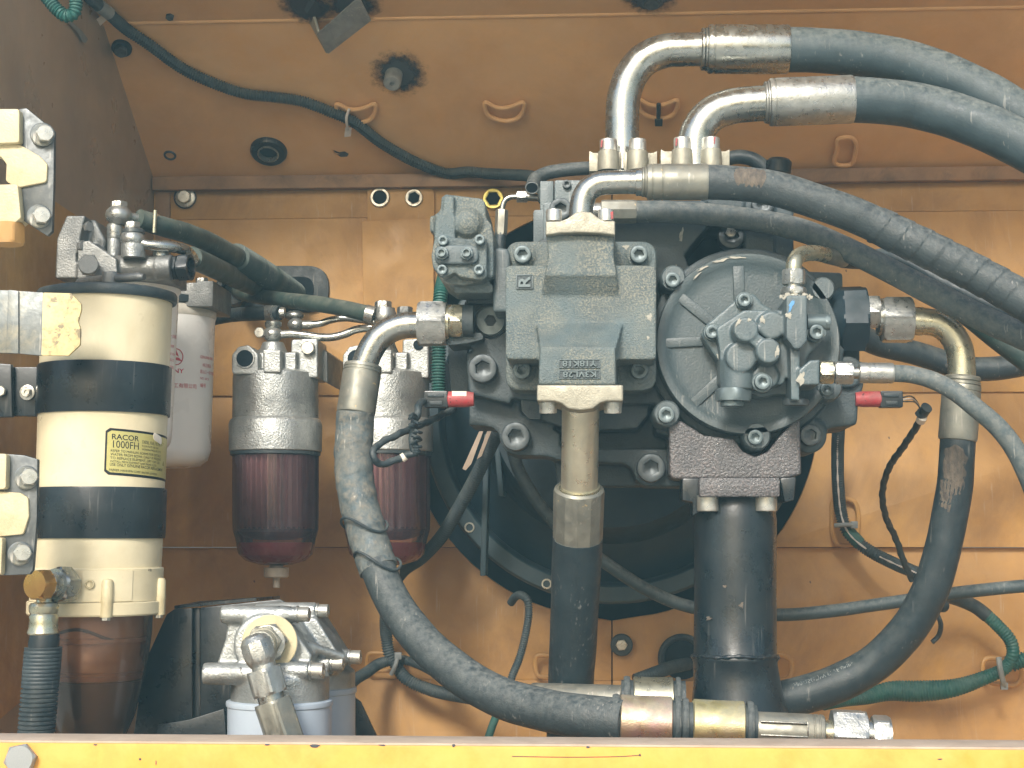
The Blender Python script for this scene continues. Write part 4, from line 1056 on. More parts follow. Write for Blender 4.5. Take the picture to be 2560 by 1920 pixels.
P5a = path((889, 1030, Y5 - .01), (886, 1076, Y5 - .01), (884, 1163, Y5 - .02), (892, 1235, Y5 - .03), (909, 1301, Y5 - .04), (926, 1365, Y5 - .05), (947, 1423, Y5 - .06))
put('tape_wrap', MB().sweep(P5a, tape(46.5 * S(900, 1200, Y5), .040), 36, .003), 'taped_rubber', t5, sharp=30)
for q, sx, sd in (((912, 1312, Y5 - .045), 1.0, .10), ((945, 1402, Y5 - .06), 1.0, .24)):
    c = W(*q); u = S(*q)
    ring = [c + Vector((58 * u * math.cos(a), 50 * u * math.sin(a) - .004, (14 * math.sin(2 * a) + 30 * sd * math.cos(a) * -1.6) * u)) for a in [2 * PI * k_ / 16 for k_ in range(16)]]
    put('loose_tape', MB().sweep(ring, 3.6 * u, 8, .004, closed=True), 'rubber_dark', t5)
o, b5 = hose(t5, [(940, 1405, Y5 - .06), (953, 1440, Y5 - .065), (971, 1482, Y5 - .07), (1004, 1538, Y5 - .085), (1068, 1616, Y5 - .11), (1161, 1693, Y5 - .14), (1256, 1745, Y5 - .17), (1367, 1776, Y5 - .20), (1454, 1791, Y5 - .225), (1560, 1802, 1.86)], 46, 'rubber', r1=53, seed=1)
# ---- H6: right loop
Y6 = 2.12
t6 = hose_thing('thick printed hose looping from the right elbow down behind the wide pipe', W(2285, 803, Y6))
nut(t6, (2160, 780, Y6), (2197, 780, Y6), 46, rot=.1)
neck(t6, (2195, 795, Y6), (2208, 795, Y6), 44, 'zinc')
nut(t6, (2204, 800, Y6), (2279, 800, Y6), 62, rot=0.0)
elbow(t6, [(2274, 802, Y6), (2310, 804, Y6), (2345, 810, Y6), (2376, 832, Y6), (2397, 868, Y6), (2404, 910, Y6), (2404, 955, Y6)], 34, 'zinc_yellow')
neck(t6, (2272, 802, Y6), (2306, 804, Y6), 36, 'zinc_yellow')
ferrule(t6, (2405, 962, Y6), (2394, 1102, Y6), 48, 'ferrule_metal', (22, 45), grooves=(.12,))
P6 = [(2395, 1095, Y6), (2392, 1150, Y6), (2386, 1222, Y6 + .01), (2371, 1307, Y6 + .02), (2350, 1400, Y6 + .03), (2322, 1483, Y6 + .04), (2267, 1577, Y6 + .06), (2180, 1662, Y6 + .08), (2075, 1716, Y6 + .09), (1978, 1745, Y6 + .10), (1880, 1765, Y6 + .11)]
o, b6 = hose(t6, P6, 43, 'rubber_dark', r1=50, seed=2)
def hose_text(t, b, body, s0, ang, r, hpx, m, q, flip=False):
    u = S(*q); v, f = text_geo(body, hpx * u / .72, 0, 1.0)
    P = []
    for x, y, z in v:
        s = s0 + x
        j = min(range(len(b.path)), key=lambda i_: abs(b.path[i_][3] - s))
        c, ex, ey, ss = b.path[j]
        tan = ex.cross(ey)
        a = ang + (y if not flip else -y) / r
        P.append(c + tan * (s - ss) + (ex * math.cos(a) + ey * math.sin(a)) * (r * 1.022))
    return put('lettering', MB().add(P, f), m, t)
def find_angle(b, s, want):
    j = min(range(len(b.path)), key=lambda i_: abs(b.path[i_][3] - s)); c, ex, ey, ss = b.path[j]
    return math.atan2(want.dot(ey), want.dot(ex))
# printed marking, read up the hose from its lower end: build it on a reversed copy of the path
s5 = s_at(b5, 1420, 1787, Y5 - .21)
hose_text(t5, b5, '421-91-3300', s5, find_angle(b5, s5 + .03, Vector((-.05, -.8, .45))), 52 * S(1450, 1790, 1.88), 13, 'ink_white', (1450, 1790, 1.88))
b6r = MB().sweep(list(reversed(path(*P6))), .02, 8, .003)
s0 = next(p[3] for p in b6r.path if p[0].x > W(1990, 1740, Y6 + .1).x)
hose_text(t6, b6r, '380-25(1")W.P. 28.0MPa', s0, find_angle(b6r, s0 + .06, Vector((-.25, -.62, .74))), 47.5 * S(2100, 1700, 2.2), 12, 'ink_white', (2100, 1700, 2.2))
put('abraded_patch', skin_patch(b6, s_at(b6, 2394, 1112, Y6), s_at(b6, 2376, 1275, Y6), (-.35, -1, .1), .75, 43.4 * S(2390, 1200, Y6), 9), 'frayed_rubber', t6)
# ---- H7: middle suction hose
t7 = hose_thing('straight hose hanging from the yellow pipe under the valve cover', W(1450, 1000, 2.02))
ax = [(1452, 1000, 2.01), (1450, 1120, 2.038), (1448, 1235, 2.065)]
put('straight_pipe', MB().sweep(path(*ax), 46.5 * S(*ax[1]), 32, .02), 'zinc_pale', t7)
neck(t7, (1448, 1215, 2.060), (1448, 1238, 2.066), 52, 'zinc_yellow', 'collar')
p0, p1 = W(1448, 1218, 2.062), W(1444, 1352, 2.095)
u = S(1447, 1290, 2.07)
put('ferrule', MB().lathe(p0, p1 - p0, [(.004, 44 * u), (0, 56 * u), (.003, 62 * u), (.006, 64 * u, 't'), ((p1 - p0).length - .004, 63 * u, 't'), ((p1 - p0).length, 58 * u)], 48, cap0=True), 'ferrule_metal', t7, sharp=12)
hose(t7, [(1444, 1345, 2.093), (1440, 1440, 2.115), (1433, 1600, 2.155), (1424, 1770, 2.20), (1420, 1900, 2.23)], 61, 'rubber_dark', r1=57)
k = MB().prism([(1342, 962), (1558, 962), (1558, 1003), (1516, 1003), (1500, 1008), (1482, 1022), (1450, 1026), (1420, 1022), (1402, 1008), (1386, 1003), (1342, 1003)], 1.948, .12)
put('flange', k, 'flange_metal', t7, bevel=.0025, seg=3)
for x in (1370, 1532):
    bolt(W(x, 1003, 1.975), (0, .12, -1), 22 * S(x, 1003, 1.975), 'capscrew', 'bolt_zinc', t7, 'cap_screw')
# ---- H8: wide black suction pipe
Y8 = 2.12
t8 = hose_thing('wide black painted suction pipe under the pump', W(1838, 1250, Y8), 'suction_pipe', 'pipe', None)
u = S(1838, 1450, Y8)
pr = [(1840, 1240, 92), (1838, 1262, 98), (1838, 1300, 103), (1838, 1500, 102), (1838, 1632, 103), (1838, 1640, 107), (1838, 1648, 107), (1838, 1656, 104), (1842, 1700, 107), (1846, 1760, 116), (1850, 1830, 134), (1852, 1880, 150)]
rings = []
for (x, y, r) in pr:
    c = W(x, y, Y8)
    rings.append([c + Vector((r * u * math.cos(2 * PI * k_ / 48), r * u * math.sin(2 * PI * k_ / 48), 0)) for k_ in range(48)])
put('pipe', MB().loft(rings), 'black_paint', t8)
k = MB().prism(rect(1748, 1194, 1950, 1242), 2.05, .14)
put('flange', k, 'suction_cast', t8, bevel=.003)
put('flange_wing', MB().prism([(1706, 1196), (1748, 1196), (1748, 1280), (1732, 1290), (1732, 1255), (1706, 1250)], 2.08, .08), 'black_paint', t8, bevel=.002)
put('flange_wing', MB().prism([(1950, 1196), (1990, 1192), (1985, 1250), (1962, 1256)], 2.08, .08), 'black_paint', t8, bevel=.002)
for x in (1769, 1915):
    bolt(W(x, 1241, 2.075), (0, 0, -1), 27 * S(x, 1241, 2.075), 'capscrew', 'bolt_zinc', t8, 'cap_screw')
b = MB()
wb = [W(1838, 1642, Y8) + Vector((104 * u * math.cos(a), 104 * u * math.sin(a), -.003 * math.sin(a) + .0008 * math.sin(a * 7))) for a in [2 * PI * k_ / 40 for k_ in range(40)]]
b.sweep(wb, lambda s, a, T: (5.5 + 1.6 * math.sin(s * 420)) * u, 8, .004, closed=True)
put('weld_bead', b, 'black_paint', t8)
for (x, y, w_) in ((1860, 1513, 12), (1772, 1546, 7), (1812, 1466, 5)):
    pts = patch(x, y, w_, w_ * .7, x, 0, 14, .3)
    put('paint_chip_or_glint', MB().add([W(px, py, Y8 - u * 103.4 * math.sqrt(1 - ((px - 1838) / 103.5) ** 2)) for px, py in pts], [tuple(range(14))]), 'frayed_rubber', t8)
# ---- H9
Y9 = 2.02
t9 = hose_thing('thin hose from the lower gear pump port curving over the right ferrule', W(2050, 931, Y9))
nut(t9, (2048, 931, Y9), (2083, 931, Y9), 31, 'zinc_yellow')
nut(t9, (2086, 932, Y9), (2131, 932, Y9), 31)
neck(t9, (2128, 932, Y9), (2150, 932, Y9), 15)
ferrule(t9, (2146, 932, Y9), (2234, 933, Y9), 26, 'zinc_bright', grooves=(.28,))
hose(t9, [(2230, 933, Y9), (2275, 936, Y9), (2330, 950, Y9 - .01), (2385, 978, Y9 - .02), (2432, 1014, Y9 - .03), (2490, 1063, Y9 - .03), (2530, 1112, Y9 - .03), (2562, 1170, Y9 - .03), (2595, 1260, Y9 - .02), (2610, 1400, Y9)], 22, 'rubber_pale', r1=27)
# ---- H10
Y10 = 2.06
t10 = hose_thing('narrow hose with small bent steel elbow at the top gear pump port', W(1990, 700, Y10))
neck(t10, (1984, 742, 2.02), (1984, 733, 2.02), 26)
nut(t10, (1984, 737, 2.02), (1984, 720, 2.02), 34, 'zinc_bright', .1)
neck(t10, (1984, 722, 2.02), (1984, 708, 2.02), 21)
nut(t10, (1984, 712, 2.02), (1984, 675, 2.02), 31, 'zinc_bright', .2)
elbow(t10, [(1984, 684, 2.02), (1985, 660, 2.02), (1994, 642, 2.03), (2012, 634, 2.04), (2040, 633, 2.06), (2064, 637, 2.08)], 20, 'zinc_yellow')
ferrule(t10, (2060, 637, 2.08), (2110, 650, 2.12), 20, 'ferrule_metal')
hose(t10, [(2106, 650, 2.12), (2150, 653, 2.14), (2210, 640, 2.16), (2260, 652, 2.16), (2354, 704, 2.14), (2450, 752, 2.13), (2560, 800, 2.12), (2700, 870, 2.1)], 20, 'rubber_dark')
# ---- H11, H12 far right
t11 = hose_thing('thick dark hose behind the right elbow running off level to the right', W(2200, 860, 2.42))
hose(t11, [(2150, 840, 2.40), (2200, 862, 2.42), (2262, 876, 2.43), (2330, 895, 2.44), (2400, 918, 2.44), (2480, 922, 2.44), (2560, 910, 2.44), (2700, 880, 2.44)], 30, 'rubber_dark')
t12 = hose_thing('greenish hose dropping into the right edge below the medium hose', W(2460, 800, 2.26))
hose(t12, [(2370, 745, 2.26), (2430, 790, 2.26), (2499, 846, 2.26), (2560, 892, 2.26), (2660, 970, 2.26)], 32, 'green_dark')
# ---- H13 thin line low across
t13 = hose_thing('long thin hose running behind the middle hose and wide pipe to the right', W(1600, 1466, 2.40))
hose(t13, [(1278, 1110, 2.42), (1294, 1168, 2.42), (1332, 1238, 2.42), (1385, 1305, 2.42), (1460, 1368, 2.42), (1540, 1425, 2.42), (1610, 1470, 2.42), (1685, 1505, 2.42), (1760, 1524, 2.42), (1850, 1534, 2.42), (1960, 1537, 2.42), (2065, 1529, 2.42), (2238, 1505, 2.42), (2412, 1480, 2.42), (2560, 1465, 2.42), (2700, 1455, 2.42)], 16, 'rubber_blue')
# ---- bottom clamps: zinc clamp blocks with rubber lips, in two rows
CG = 'hose clamps along the sill'
def clamp(q0, q1, r, label, lips, m='zinc_iridescent'):
    p0, p1 = W(*q0), W(*q1); u = S(*q0); L = (p1 - p0).length
    t = thing('hose_clamp', label, 'clamp', (p0 + p1) / 2 - Vector((0, 0, r * u)), CG)
    d = (p1 - p0).normalized()
    b = MB().lathe(p0, d, [(0, r * u * .93), (.0012, r * u), (L * .5, r * u * .99), (L - .0012, r * u * 1.0), (L, r * u * .93)], 48)
    put('clamp_band', b, m, t, sharp=25)
    for x, w_ in lips:
        c = p0 + d * x * u
        put('rubber_lip', MB().lathe(c, d, [(0, r * u * .98), (w_ * u * .3, r * u * 1.02), (w_ * u * .7, r * u * 1.02), (w_ * u, r * u * .98)], 48), 'rubber', t)
    put('bushing', MB().lathe(p0 - d * 30 * u, d, [(0, r * u * .86), (L + 60 * u, r * u * .86)], 40), 'rubber_dark', t)
    return t
YC = 1.868
clamp((1550, 1801, YC), (1680, 1806, YC), 64, 'pinkish zinc hose clamp, left of the two front ones on the sill', ((-20, 18), (136, 14)))
clamp((1731, 1810, YC), (1860, 1816, YC), 62, 'yellow zinc hose clamp, right of the two front ones on the sill', ((-26, 15), (134, 16)), 'zinc_gold')
clamp((1583, 1752, 2.10), (1683, 1754, 2.10), 60, 'dull zinc hose clamp in the rear row above the pinkish one', ((-24, 16), (106, 12)), 'zinc_yellow')
tr = hose_thing('rear clamped hose ferrule lying behind the straight middle hose', W(1500, 1760, 2.10))
ferrule(tr, (1330, 1745, 2.14), (1562, 1752, 2.10), 38, 'ferrule_metal')
tf = hose_thing('silver hose end with open hex nuts pointing right along the sill', W(1980, 1826, YC))
ferrule(tf, (1886, 1824, YC), (2060, 1832, YC), 45, 'ferrule_metal', grooves=(.84, .92))
for (x0, y0, x1, y1) in ((1902, 1802, 2020, 1805), (1902, 1836, 2020, 1839), (2018, 1804, 2022, 1838)):
    put('stamped_edge', MB().prism([(x0, y0), (x1, y0 + (x1 - x0) * .046), (x1, y1 + (x1 - x0) * .046), (x0, y1)], YC - .0222, .006), 'zinc_bright', tf, bevel=.0006)
neck(tf, (2055, 1833, YC), (2082, 1835, YC), 34, 'zinc_yellow')
nut(tf, (2078, 1834, YC), (2164, 1838, YC), 66, rot=0.0)
neck(tf, (2160, 1838, YC), (2182, 1839, YC), 40)
nut(tf, (2179, 1839, YC), (2224, 1841, YC), 54, rot=.2)
neck(tf, (2170, 1839, YC), (2176, 1839, YC), 43)
# short bits behind the top of the pump
tt = hose_thing('short black tube with its cut open end left of the split flanges', W(1340, 450, 2.30), 'rubber_tube', 'tube', None)
b = MB().sweep(path((1480, 420, 2.30), (1420, 424, 2.30), (1370, 432, 2.30), (1340, 446, 2.29), (1330, 468, 2.27)), 17 * S(1400, 440, 2.3), 20, .004, caps=False)
put('tube', b, 'rubber', tt)
c = W(1330, 470, 2.268); put('bore', MB().lathe(c, (0, -.75, -.65), [(-.004, .0085), (.001, .0085)], 24), 'black_void', tt)
put('cut_edge', MB().sweep([c + Vector((.0092 * math.cos(a), -.001 + .0092 * math.sin(a) * -.65, .0092 * math.sin(a) * .75)) for a in [2 * PI * k_ / 14 for k_ in range(14)]], .0009, 6, .003, closed=True), 'grey_plastic', tt)
ts = hose_thing('slim hose with bent thin steel pipe behind the regulator', W(1255, 600, 2.30))
nut(ts, (1292, 492, 2.30), (1318, 492, 2.30), 16)
neck(ts, (1316, 492, 2.30), (1345, 494, 2.30), 10)
elbow(ts, [(1294, 492, 2.30), (1278, 492, 2.30), (1264, 499, 2.30), (1257, 513, 2.30), (1255, 530, 2.30)], 7)
ferrule(ts, (1255, 524, 2.30), (1252, 588, 2.30), 16, 'ferrule_metal', shape='h')
hose(ts, [(1252, 584, 2.30), (1249, 620, 2.30), (1247, 700, 2.31)], 14, 'rubber_dark')
td = hose_thing('dark oily elbow fitting behind the right split flange', W(1880, 400, 2.40), 'pipe_fitting', 'fitting', None)
put('elbow_pipe', MB().sweep(path((1820, 396, 2.4), (1850, 392, 2.4), (1885, 400, 2.4), (1915, 425, 2.4), (1925, 470, 2.4)), 18 * S(1880, 400, 2.4), 16, .005), 'rubber_dark', td)
put('cap', MB().between(W(1945, 440, 2.36), W(1948, 398, 2.36), 32 * S(1945, 420, 2.36), 24, cham=.004), 'black_paint', td)
# ================================================================ filters on the left
def vlathe(cxf, Y, prof, n=48, fn=None, caps=(True, True)):
    """turned shape on a near vertical axis; prof = (photo y, radius in photo px), cxf(y) = axis x"""
    b = MB(); rings = []
    for y, r in prof:
        c = W(cxf(y), y, Y); u = S(cxf(y), y, Y)
        rings.append([c + Vector((math.sin(2 * PI * k / n), -math.cos(2 * PI * k / n), 0)) * r * u * (fn(2 * PI * k / n) if fn else 1) for k in range(n)])
    return b.loft(rings, cap0=caps[0], cap1=caps[1])
def proj(P):
    z = P.dot(FW); return 1280 + P.dot(RT) / z * F, 960 - P.dot(UP) / z * F
def cyl_at(px, py, axis, Y, r):
    """angle and axis height (photo y) of the point of a turned body seen at a pixel"""
    s, yy = max(-.98, min(.98, (px - axis(py)) / r)), py
    for _ in range(12):
        a = math.asin(s); u = S(axis(yy), yy, Y)
        x, y = proj(W(axis(yy), yy, Y) + Vector((math.sin(a), -math.cos(a), 0)) * r * u)
        yy += py - y; s = max(-.995, min(.995, s + (px - x) / r))
    return math.asin(s), yy
def cyl_text(body, axis, Y, r, th, py, hpx, m, parent, wide=1.0, slope=0.0, lift=1.006, bold=0.0, name='lettering', turn=False):
    u = S(axis(py), py, Y)
    v, f = text_geo(body, hpx * u / .72, 0, abs(wide) if wide > 0 else 1.0, bold)
    if wide < 0:
        q = -wide * u / max(p[0] for p in v); v = [(p[0] * q, p[1], p[2]) for p in v]
    c = W(axis(py), py, Y); rr = r * u
    P = []
    for x, y, z in v:
        a = th + x / rr
        P.append(c + Vector((math.sin(a) * rr * lift, -math.cos(a) * rr * lift, y - slope * x)))
    return put(name, MB().add(P, f), m, parent)
def cyl_sheet(axis, Y, r, th0, th1, y0, y1, lift, slope=0.0, n=16, rc=0.0):
    """thin curved sheet lying on a turned body"""
    b = MB(); rings = []
    for k in range(n + 1):
        a = th0 + (th1 - th0) * k / n
        ring = []
        for (yy, rr) in ((y0, 1.0), (y0, lift), (y1, lift), (y1, 1.0)):
            u = S(axis(yy), yy, Y)
            c = W(axis(yy), yy, Y)
            sag = 0
            if rc:
                e = min(a - th0, th1 - a) * r
                if e < rc: sag = (rc - math.sqrt(max(0, rc * rc - (rc - e) ** 2))) * u
            z = -sag if yy == y0 else sag
            ring.append(c + Vector((math.sin(a) * r * rr * u, -math.cos(a) * r * rr * u, z - slope * r * u * (a - th0))))
        rings.append(ring)
    return b.loft(rings)
YR = 1.97
ra = lambda y: 268 - (y - 770) * 28 / 760
rac = thing('fuel_water_separator', 'tall cream fuel water separator with black clamp bands and amber bowl', 'fuel filter', W(ra(1850), 1850, YR))
put('canister', vlathe(ra, YR, [(1420, 156), (1380, 157), (1100, 157.5), (760, 159), (745, 159), (740, 150)], 72), 'cream_paint', rac)
put('lid', vlathe(ra, YR, [(757, 160), (757, 168), (752, 171), (738, 171), (733, 168), (728, 150), (722, 60), (718, 24)], 72), 'black_paint' if False else 'rubber_dark', rac, sharp=35)
k = vlathe(lambda y: 278, YR, [(728, 23), (690, 23), (682, 21), (680, 14)], 28)
put('handle_post', k, 'dull_aluminium', rac, sharp=35)
b = MB().sweep(path((196, 706, YR + .05), (200, 705, YR + .048), (278, 697, YR + .0), (354, 692, YR - .02), (361, 692, YR - .021)), lambda s, a, T: 11 * S(278, 700, YR) * (1 if .004 < s < T - .004 else .75), 18, .004)
put('handle_bar', b, 'dull_aluminium', rac)
b1 = vlathe(ra, YR, [(1040, 158), (1040, 163), (1036, 164), (921, 164), (917, 163), (917, 158)], 72)
put('clamp_band', b1, 'black_paint', rac, sharp=30)
put('clamp_band', vlathe(ra, YR, [(1346, 158), (1346, 162), (1342, 163), (1225, 163), (1221, 162), (1221, 158)], 72), 'black_paint', rac, sharp=30)
put('mount_plate', MB().prism([(-60, 917), (130, 917), (126, 1040), (-60, 1040)], YR - .018, .012), 'black_paint', rac, bevel=.002)
put('mount_plate', MB().prism([(-60, 905), (28, 910), (30, 1042), (-60, 1045)], YR - .030, .010), 'black_paint', rac, bevel=.002)
pb(68, 981, YR - .022, 14, 'hex', 'bolt_zinc', rac); pb(66, 980, YR - .036, 8, 'tubering', 'bolt_zinc', rac, 'stud')
pb(3, 978, YR - .034, 14, 'hexbare', 'bolt_zinc', rac)
# label
SL = .055
th = lambda px, py: cyl_at(px, py, ra, YR, 157.5)[0]
hy = lambda px, py: cyl_at(px, py, ra, YR, 157.5)[1]
H0, H1 = hy(264, 1069), hy(260, 1186)
lab = put('label', cyl_sheet(ra, YR, 157.6, th(262, 1130), th(262, 1130) + 1.75, H0, H1, 1.0022, SL, 28, 8), 'ink_black', rac)
put('label_face', cyl_sheet(ra, YR, 157.6, th(267, 1130), th(262, 1130) + 1.72, H0 + 6, H1 - 6, 1.0035, SL, 28, 6), 'label_gold', lab)
tw_ = [('RACOR', 277, 1096, 13, -70, .014), ('1000FH', 277, 1117, 18, -70, .0), ('DIESEL FUEL FILTER/', 354, 1100, 8, .72, 0), ('FLOW RATE 180 GPH', 354, 1109, 5, .9, 0), ('WORKING PRESSURE 15 PSI', 354, 1117, 5, .85, 0),
       ('REFER TO MANUAL FORMS FOR DETAILS', 276, 1128, 6, 1.0, 0), ('WATER FROM BOWL DAILY IF PRESENT', 276, 1137, 6, 1.05, 0), ('TO REPLACE ELEMENT, LIFT OFF LID', 276, 1146, 6, 1.1, 0), ('INSTALL NEW ELEMENT AND PRIME FILTER', 276, 1154, 5, 1.0, 0), ('USE ONLY GENUINE RACOR REPLACEMENT', 275, 1163, 7, .88, .004), ('PARKER HANNIFIN CORP. RACOR DIVISION', 274, 1176, 5.5, .92, .004)]
for body, x, y, h, wd, bo in tw_:
    t0 = th(x, 1130)
    cyl_text(body, ra, YR, 157.6, t0, hy(264, y) + SL * 157.6 * (t0 - th(262, 1130)), h, 'ink_black', lab, wd, SL, 1.006, bo)
put('torn_corner', cyl_sheet(ra, YR, 157.6, th(390, 1130), th(404, 1130), hy(395, 1083), hy(395, 1102), 1.0075, .3, 8, 4), 'paper', lab)
cyl_text('V/B', ra, YR, 161, th(380, 1425), hy(380, 1427), 7, 'ink_black', rac, 1.0, SL, 1.012)
# bottom collar and bowl
put('collar', vlathe(ra, YR, [(1418, 150), (1418, 160), (1421, 162), (1500, 162), (1500, 150)], 72), 'cream_paint', rac, sharp=30)
put('bowl_flange', vlathe(ra, YR, [(1501, 150), (1501, 166), (1503, 168), (1531, 168), (1535, 165), (1535, 140)], 72), 'cream_paint', rac, sharp=30)
u = S(240, 1500, YR)
for a in (-152, -100, 26, 86, 150):
    a = math.radians(a)
    c = W(ra(1536), 1536, YR) + Vector((math.sin(a) * 163 * u, -math.cos(a) * 163 * u, 0))
    put('bolt_lug', MB().lathe(c, (0.02, 0, 1), [(0, 15 * u), (36 * u, 15 * u), (37 * u, 15 * u), (84 * u, 14 * u), (90 * u, 11 * u), (92 * u, 4 * u)], 24), 'cream_casting', rac, sharp=35)
    bolt(c, (0, 0, -1), 11 * u, 'hexbare', 'bolt_zinc', rac)
put('boss', cyl_sheet(ra, YR, 162, cyl_at(206, 1460, ra, YR, 162)[0], cyl_at(330, 1460, ra, YR, 162)[0], 1424, 1498, 1.012), 'cream_paint', rac)
pb(224, 1461, YR - 164 * u, 12, 'tubering', 'cream_casting', rac, 'plug')
bowl = put('bowl', vlathe(ra, YR, [(1536, 140), (1580, 139), (1640, 133), (1671, 127), (1730, 118), (1790, 104), (1830, 88), (1870, 70)], 72, caps=(False, True)), 'amber_bowl', rac)
put('bowl_core', vlathe(ra, YR, [(1537, 118), (1590, 118), (1593, 126), (1602, 126), (1604, 112), (1640, 110), (1650, 116), (1664, 122), (1674, 122), (1677, 114), (1682, 114), (1685, 120), (1696, 117), (1700, 100)], 60), 'amber_core', rac, sharp=35)
put('bowl_sediment', vlathe(ra, YR, [(1700, 119), (1730, 114), (1790, 100), (1830, 84), (1868, 64)], 60), 'amber_dark', rac)
b = MB().sweep([W(ra(1570), 1568 + 10 * math.sin(k_ * .5 + 1), YR) + Vector((math.sin(a) * 121 * u, -math.cos(a) * 121 * u, -.004 * k_ / 6)) for k_, a in enumerate([-.9 + k_ * .12 for k_ in range(15)])], 4 * u, 8, .004)
put('vane', b, 'amber_dark', rac)
# outlet fitting of the separator and its drain hose
fit = thing('drain_hose', 'black corrugated hose with brass headed banjo below the cream separator', 'hose', W(110, 1480, YR - .06))
ya = YR - .125
d = Vector((-.42, -1, .05)).normalized()
c = W(104, 1462, ya)
uu = S(104, 1462, ya)
put('hex_nut', MB().lathe(c - d * .046, d, [(0, 40 * uu), (.003, 50 * uu, 'h'), (.022, 50 * uu, 'h'), (.025, 42 * uu)], 48, .3), 'zinc', fit, sharp=25)
put('banjo_body', MB().lathe(c - d * .03, d, [(0, 30 * uu), (.022, 34 * uu), (.024, 30 * uu)], 32), 'zinc', fit, sharp=30)
put('banjo_bolt', MB().lathe(c - d * .006, d, [(0, 36 * uu), (.001, 41 * uu, 'h'), (.014, 41 * uu, 'h'), (.018, 35 * uu), (.0185, .001)], 48, .1), 'brass', fit, sharp=25)
hx = lambda y: 111 - (y - 1590) * .085
fx = lambda y: 110 - (y - 1500) * .02
put('ferrule', vlathe(fx, ya + .012, [(1496, 18), (1505, 20), (1508, 33), (1516, 37), (1528, 36), (1534, 33), (1540, 36), (1558, 35), (1572, 37), (1582, 40), (1586, 38)], 36), 'zinc_yellow', fit, sharp=30)
put('rubber_hose', vlathe(hx, ya + .012, [(1582, 36), (1600, 38), (1640, 37)], 32), 'black_paint', fit)
pr = []
y = 1618
while y < 1712:
    pr += [(y, 46.5), (y + 5, 46.5), (y + 6.5, 45.6), (y + 8, 45.6)]; y += 9.4
while y < 1900:
    pr += [(y, 46), (y + 6, 46), (y + 7.5, 41), (y + 9.5, 41)]; y += 11.3
put('ribbed_sleeve', vlathe(hx, ya + .012, pr, 36), 'rubber_dark', fit, sharp=50)

# ---- twin spin-on filters behind it
YS1, YS2 = 2.20, 2.42
sp = thing('spin_on_filter', 'twin white spin-on filters with red print under an aluminium head, on the side wall', 'fuel filter', W(330, 1130, YS1))
a1 = lambda y: 321 - (y - 760) * .035
a2 = lambda y: 416 - (y - 800) * .03
put('can', vlathe(a1, YS1, [(1128, 86), (1122, 104), (1108, 115), (1085, 118), (735, 123), (728, 128), (718, 128), (712, 122), (704, 90)], 64), 'white_paint', sp)
put('can', vlathe(a2, YS2, [(1168, 70), (1164, 95), (1150, 112), (1125, 119), (805, 120), (796, 121)], 64), 'white_paint', sp)
put('can_lid', vlathe(a2, YS2, [(799, 121), (794, 123), (776, 123), (770, 118)], 64), 'ivory_lid', sp)
put('seal_ring', vlathe(a2, YS2, [(772, 118), (768, 126), (752, 126), (748, 110)], 64), 'rubber_dark', sp)
put('seal_ring', vlathe(a1, YS1, [(716, 120), (706, 128), (690, 126), (684, 110)], 64), 'rubber_dark', sp)
k = MB()
k.prism([(166, 539), (213, 539), (190, 640), (194, 696), (137, 696), (142, 596)], 2.10, .12)
k.prism([(205, 545), (238, 550), (262, 600), (258, 640), (195, 640)], 2.13, .10)
k.prism([(195, 606), (222, 600), (292, 648), (292, 696), (192, 696)], 2.095, .06)
v = S(330, 668, 2.12)
k.between(W(200, 668, 2.12), W(432, 669, 2.12), 30 * v, 32); k.between(W(395, 669, 2.12), W(432, 669, 2.12), 33 * v, 32)
k.prism([(205, 640), (420, 645), (420, 700), (205, 700)], 2.12, .10)
put('head', k.cast('head', .0018, 3), 'dull_aluminium', sp)
k = MB(); k.prism([(446, 708), (490, 706), (494, 702), (534, 702), (531, 766), (492, 766), (446, 766)], 2.36, .12)
put('head', k.mesh('head', .003), 'dull_aluminium', sp)
put('outlet', MB().between(W(520, 735, 2.42), W(536, 735, 2.42), 28 * S(520, 735, 2.42), 32), 'dull_aluminium', sp)
for (x, y, r, dd) in ((204, 616, 15, (.8, -.6, 0)), (219, 568, 14, (.8, -.6, 0))):
    pb(x, y, 2.10, r, 'hexbare', 'dull_aluminium', sp, d=dd)
pb(222, 664, 2.078, 28, 'hexbare', 'dull_aluminium', sp, 'hex_plug', d=(.25, -1, 0), spin=.2)
v = S(450, 670, 2.13)
put('black_plug', MB().lathe(W(428, 670, 2.13), (1, -.12, 0), [(0, 34 * v, 'h'), (20 * v, 34 * v, 'h'), (21 * v, 28 * v), (24 * v, 28 * v), (25 * v, 37 * v, 'h'), (48 * v, 37 * v, 'h'), (52 * v, 33 * v), (52 * v, 26 * v), (40 * v, 24 * v), (40 * v, .001)], 48, .2), 'black_paint', sp, sharp=25)
cx = lambda x: (lambda y: x)
put('standpipe', vlathe(cx(285), 2.14, [(645, 17), (596, 17)], 28), 'cast_aluminium', sp)
put('hex_collar', vlathe(cx(287), 2.14, [(597, 19), (592, 20), (566, 20), (561, 17)], 28), 'zinc_bright', sp, sharp=30)
put('banjo', vlathe(cx(297), 2.14, [(563, 18), (552, 29), (540, 34), (528, 31), (519, 22), (517, 19)], 36), 'zinc_bright', sp)
put('banjo_bolt', MB().between(W(297, 521, 2.14), W(297, 505, 2.14), 22 * v, 48, 'h'), 'zinc_bright', sp, sharp=25)
put('standpipe', vlathe(cx(333), 2.10, [(645, 30), (612, 30)], 36), 'cast_aluminium', sp)
put('banjo', vlathe(cx(332), 2.10, [(612, 26), (606, 30), (595, 31), (585, 27), (582, 24)], 36), 'zinc_bright', sp)
put('washer', vlathe(cx(334), 2.10, [(584, 20), (583, 28), (576, 28), (572, 22)], 36), 'grey_steel', sp)
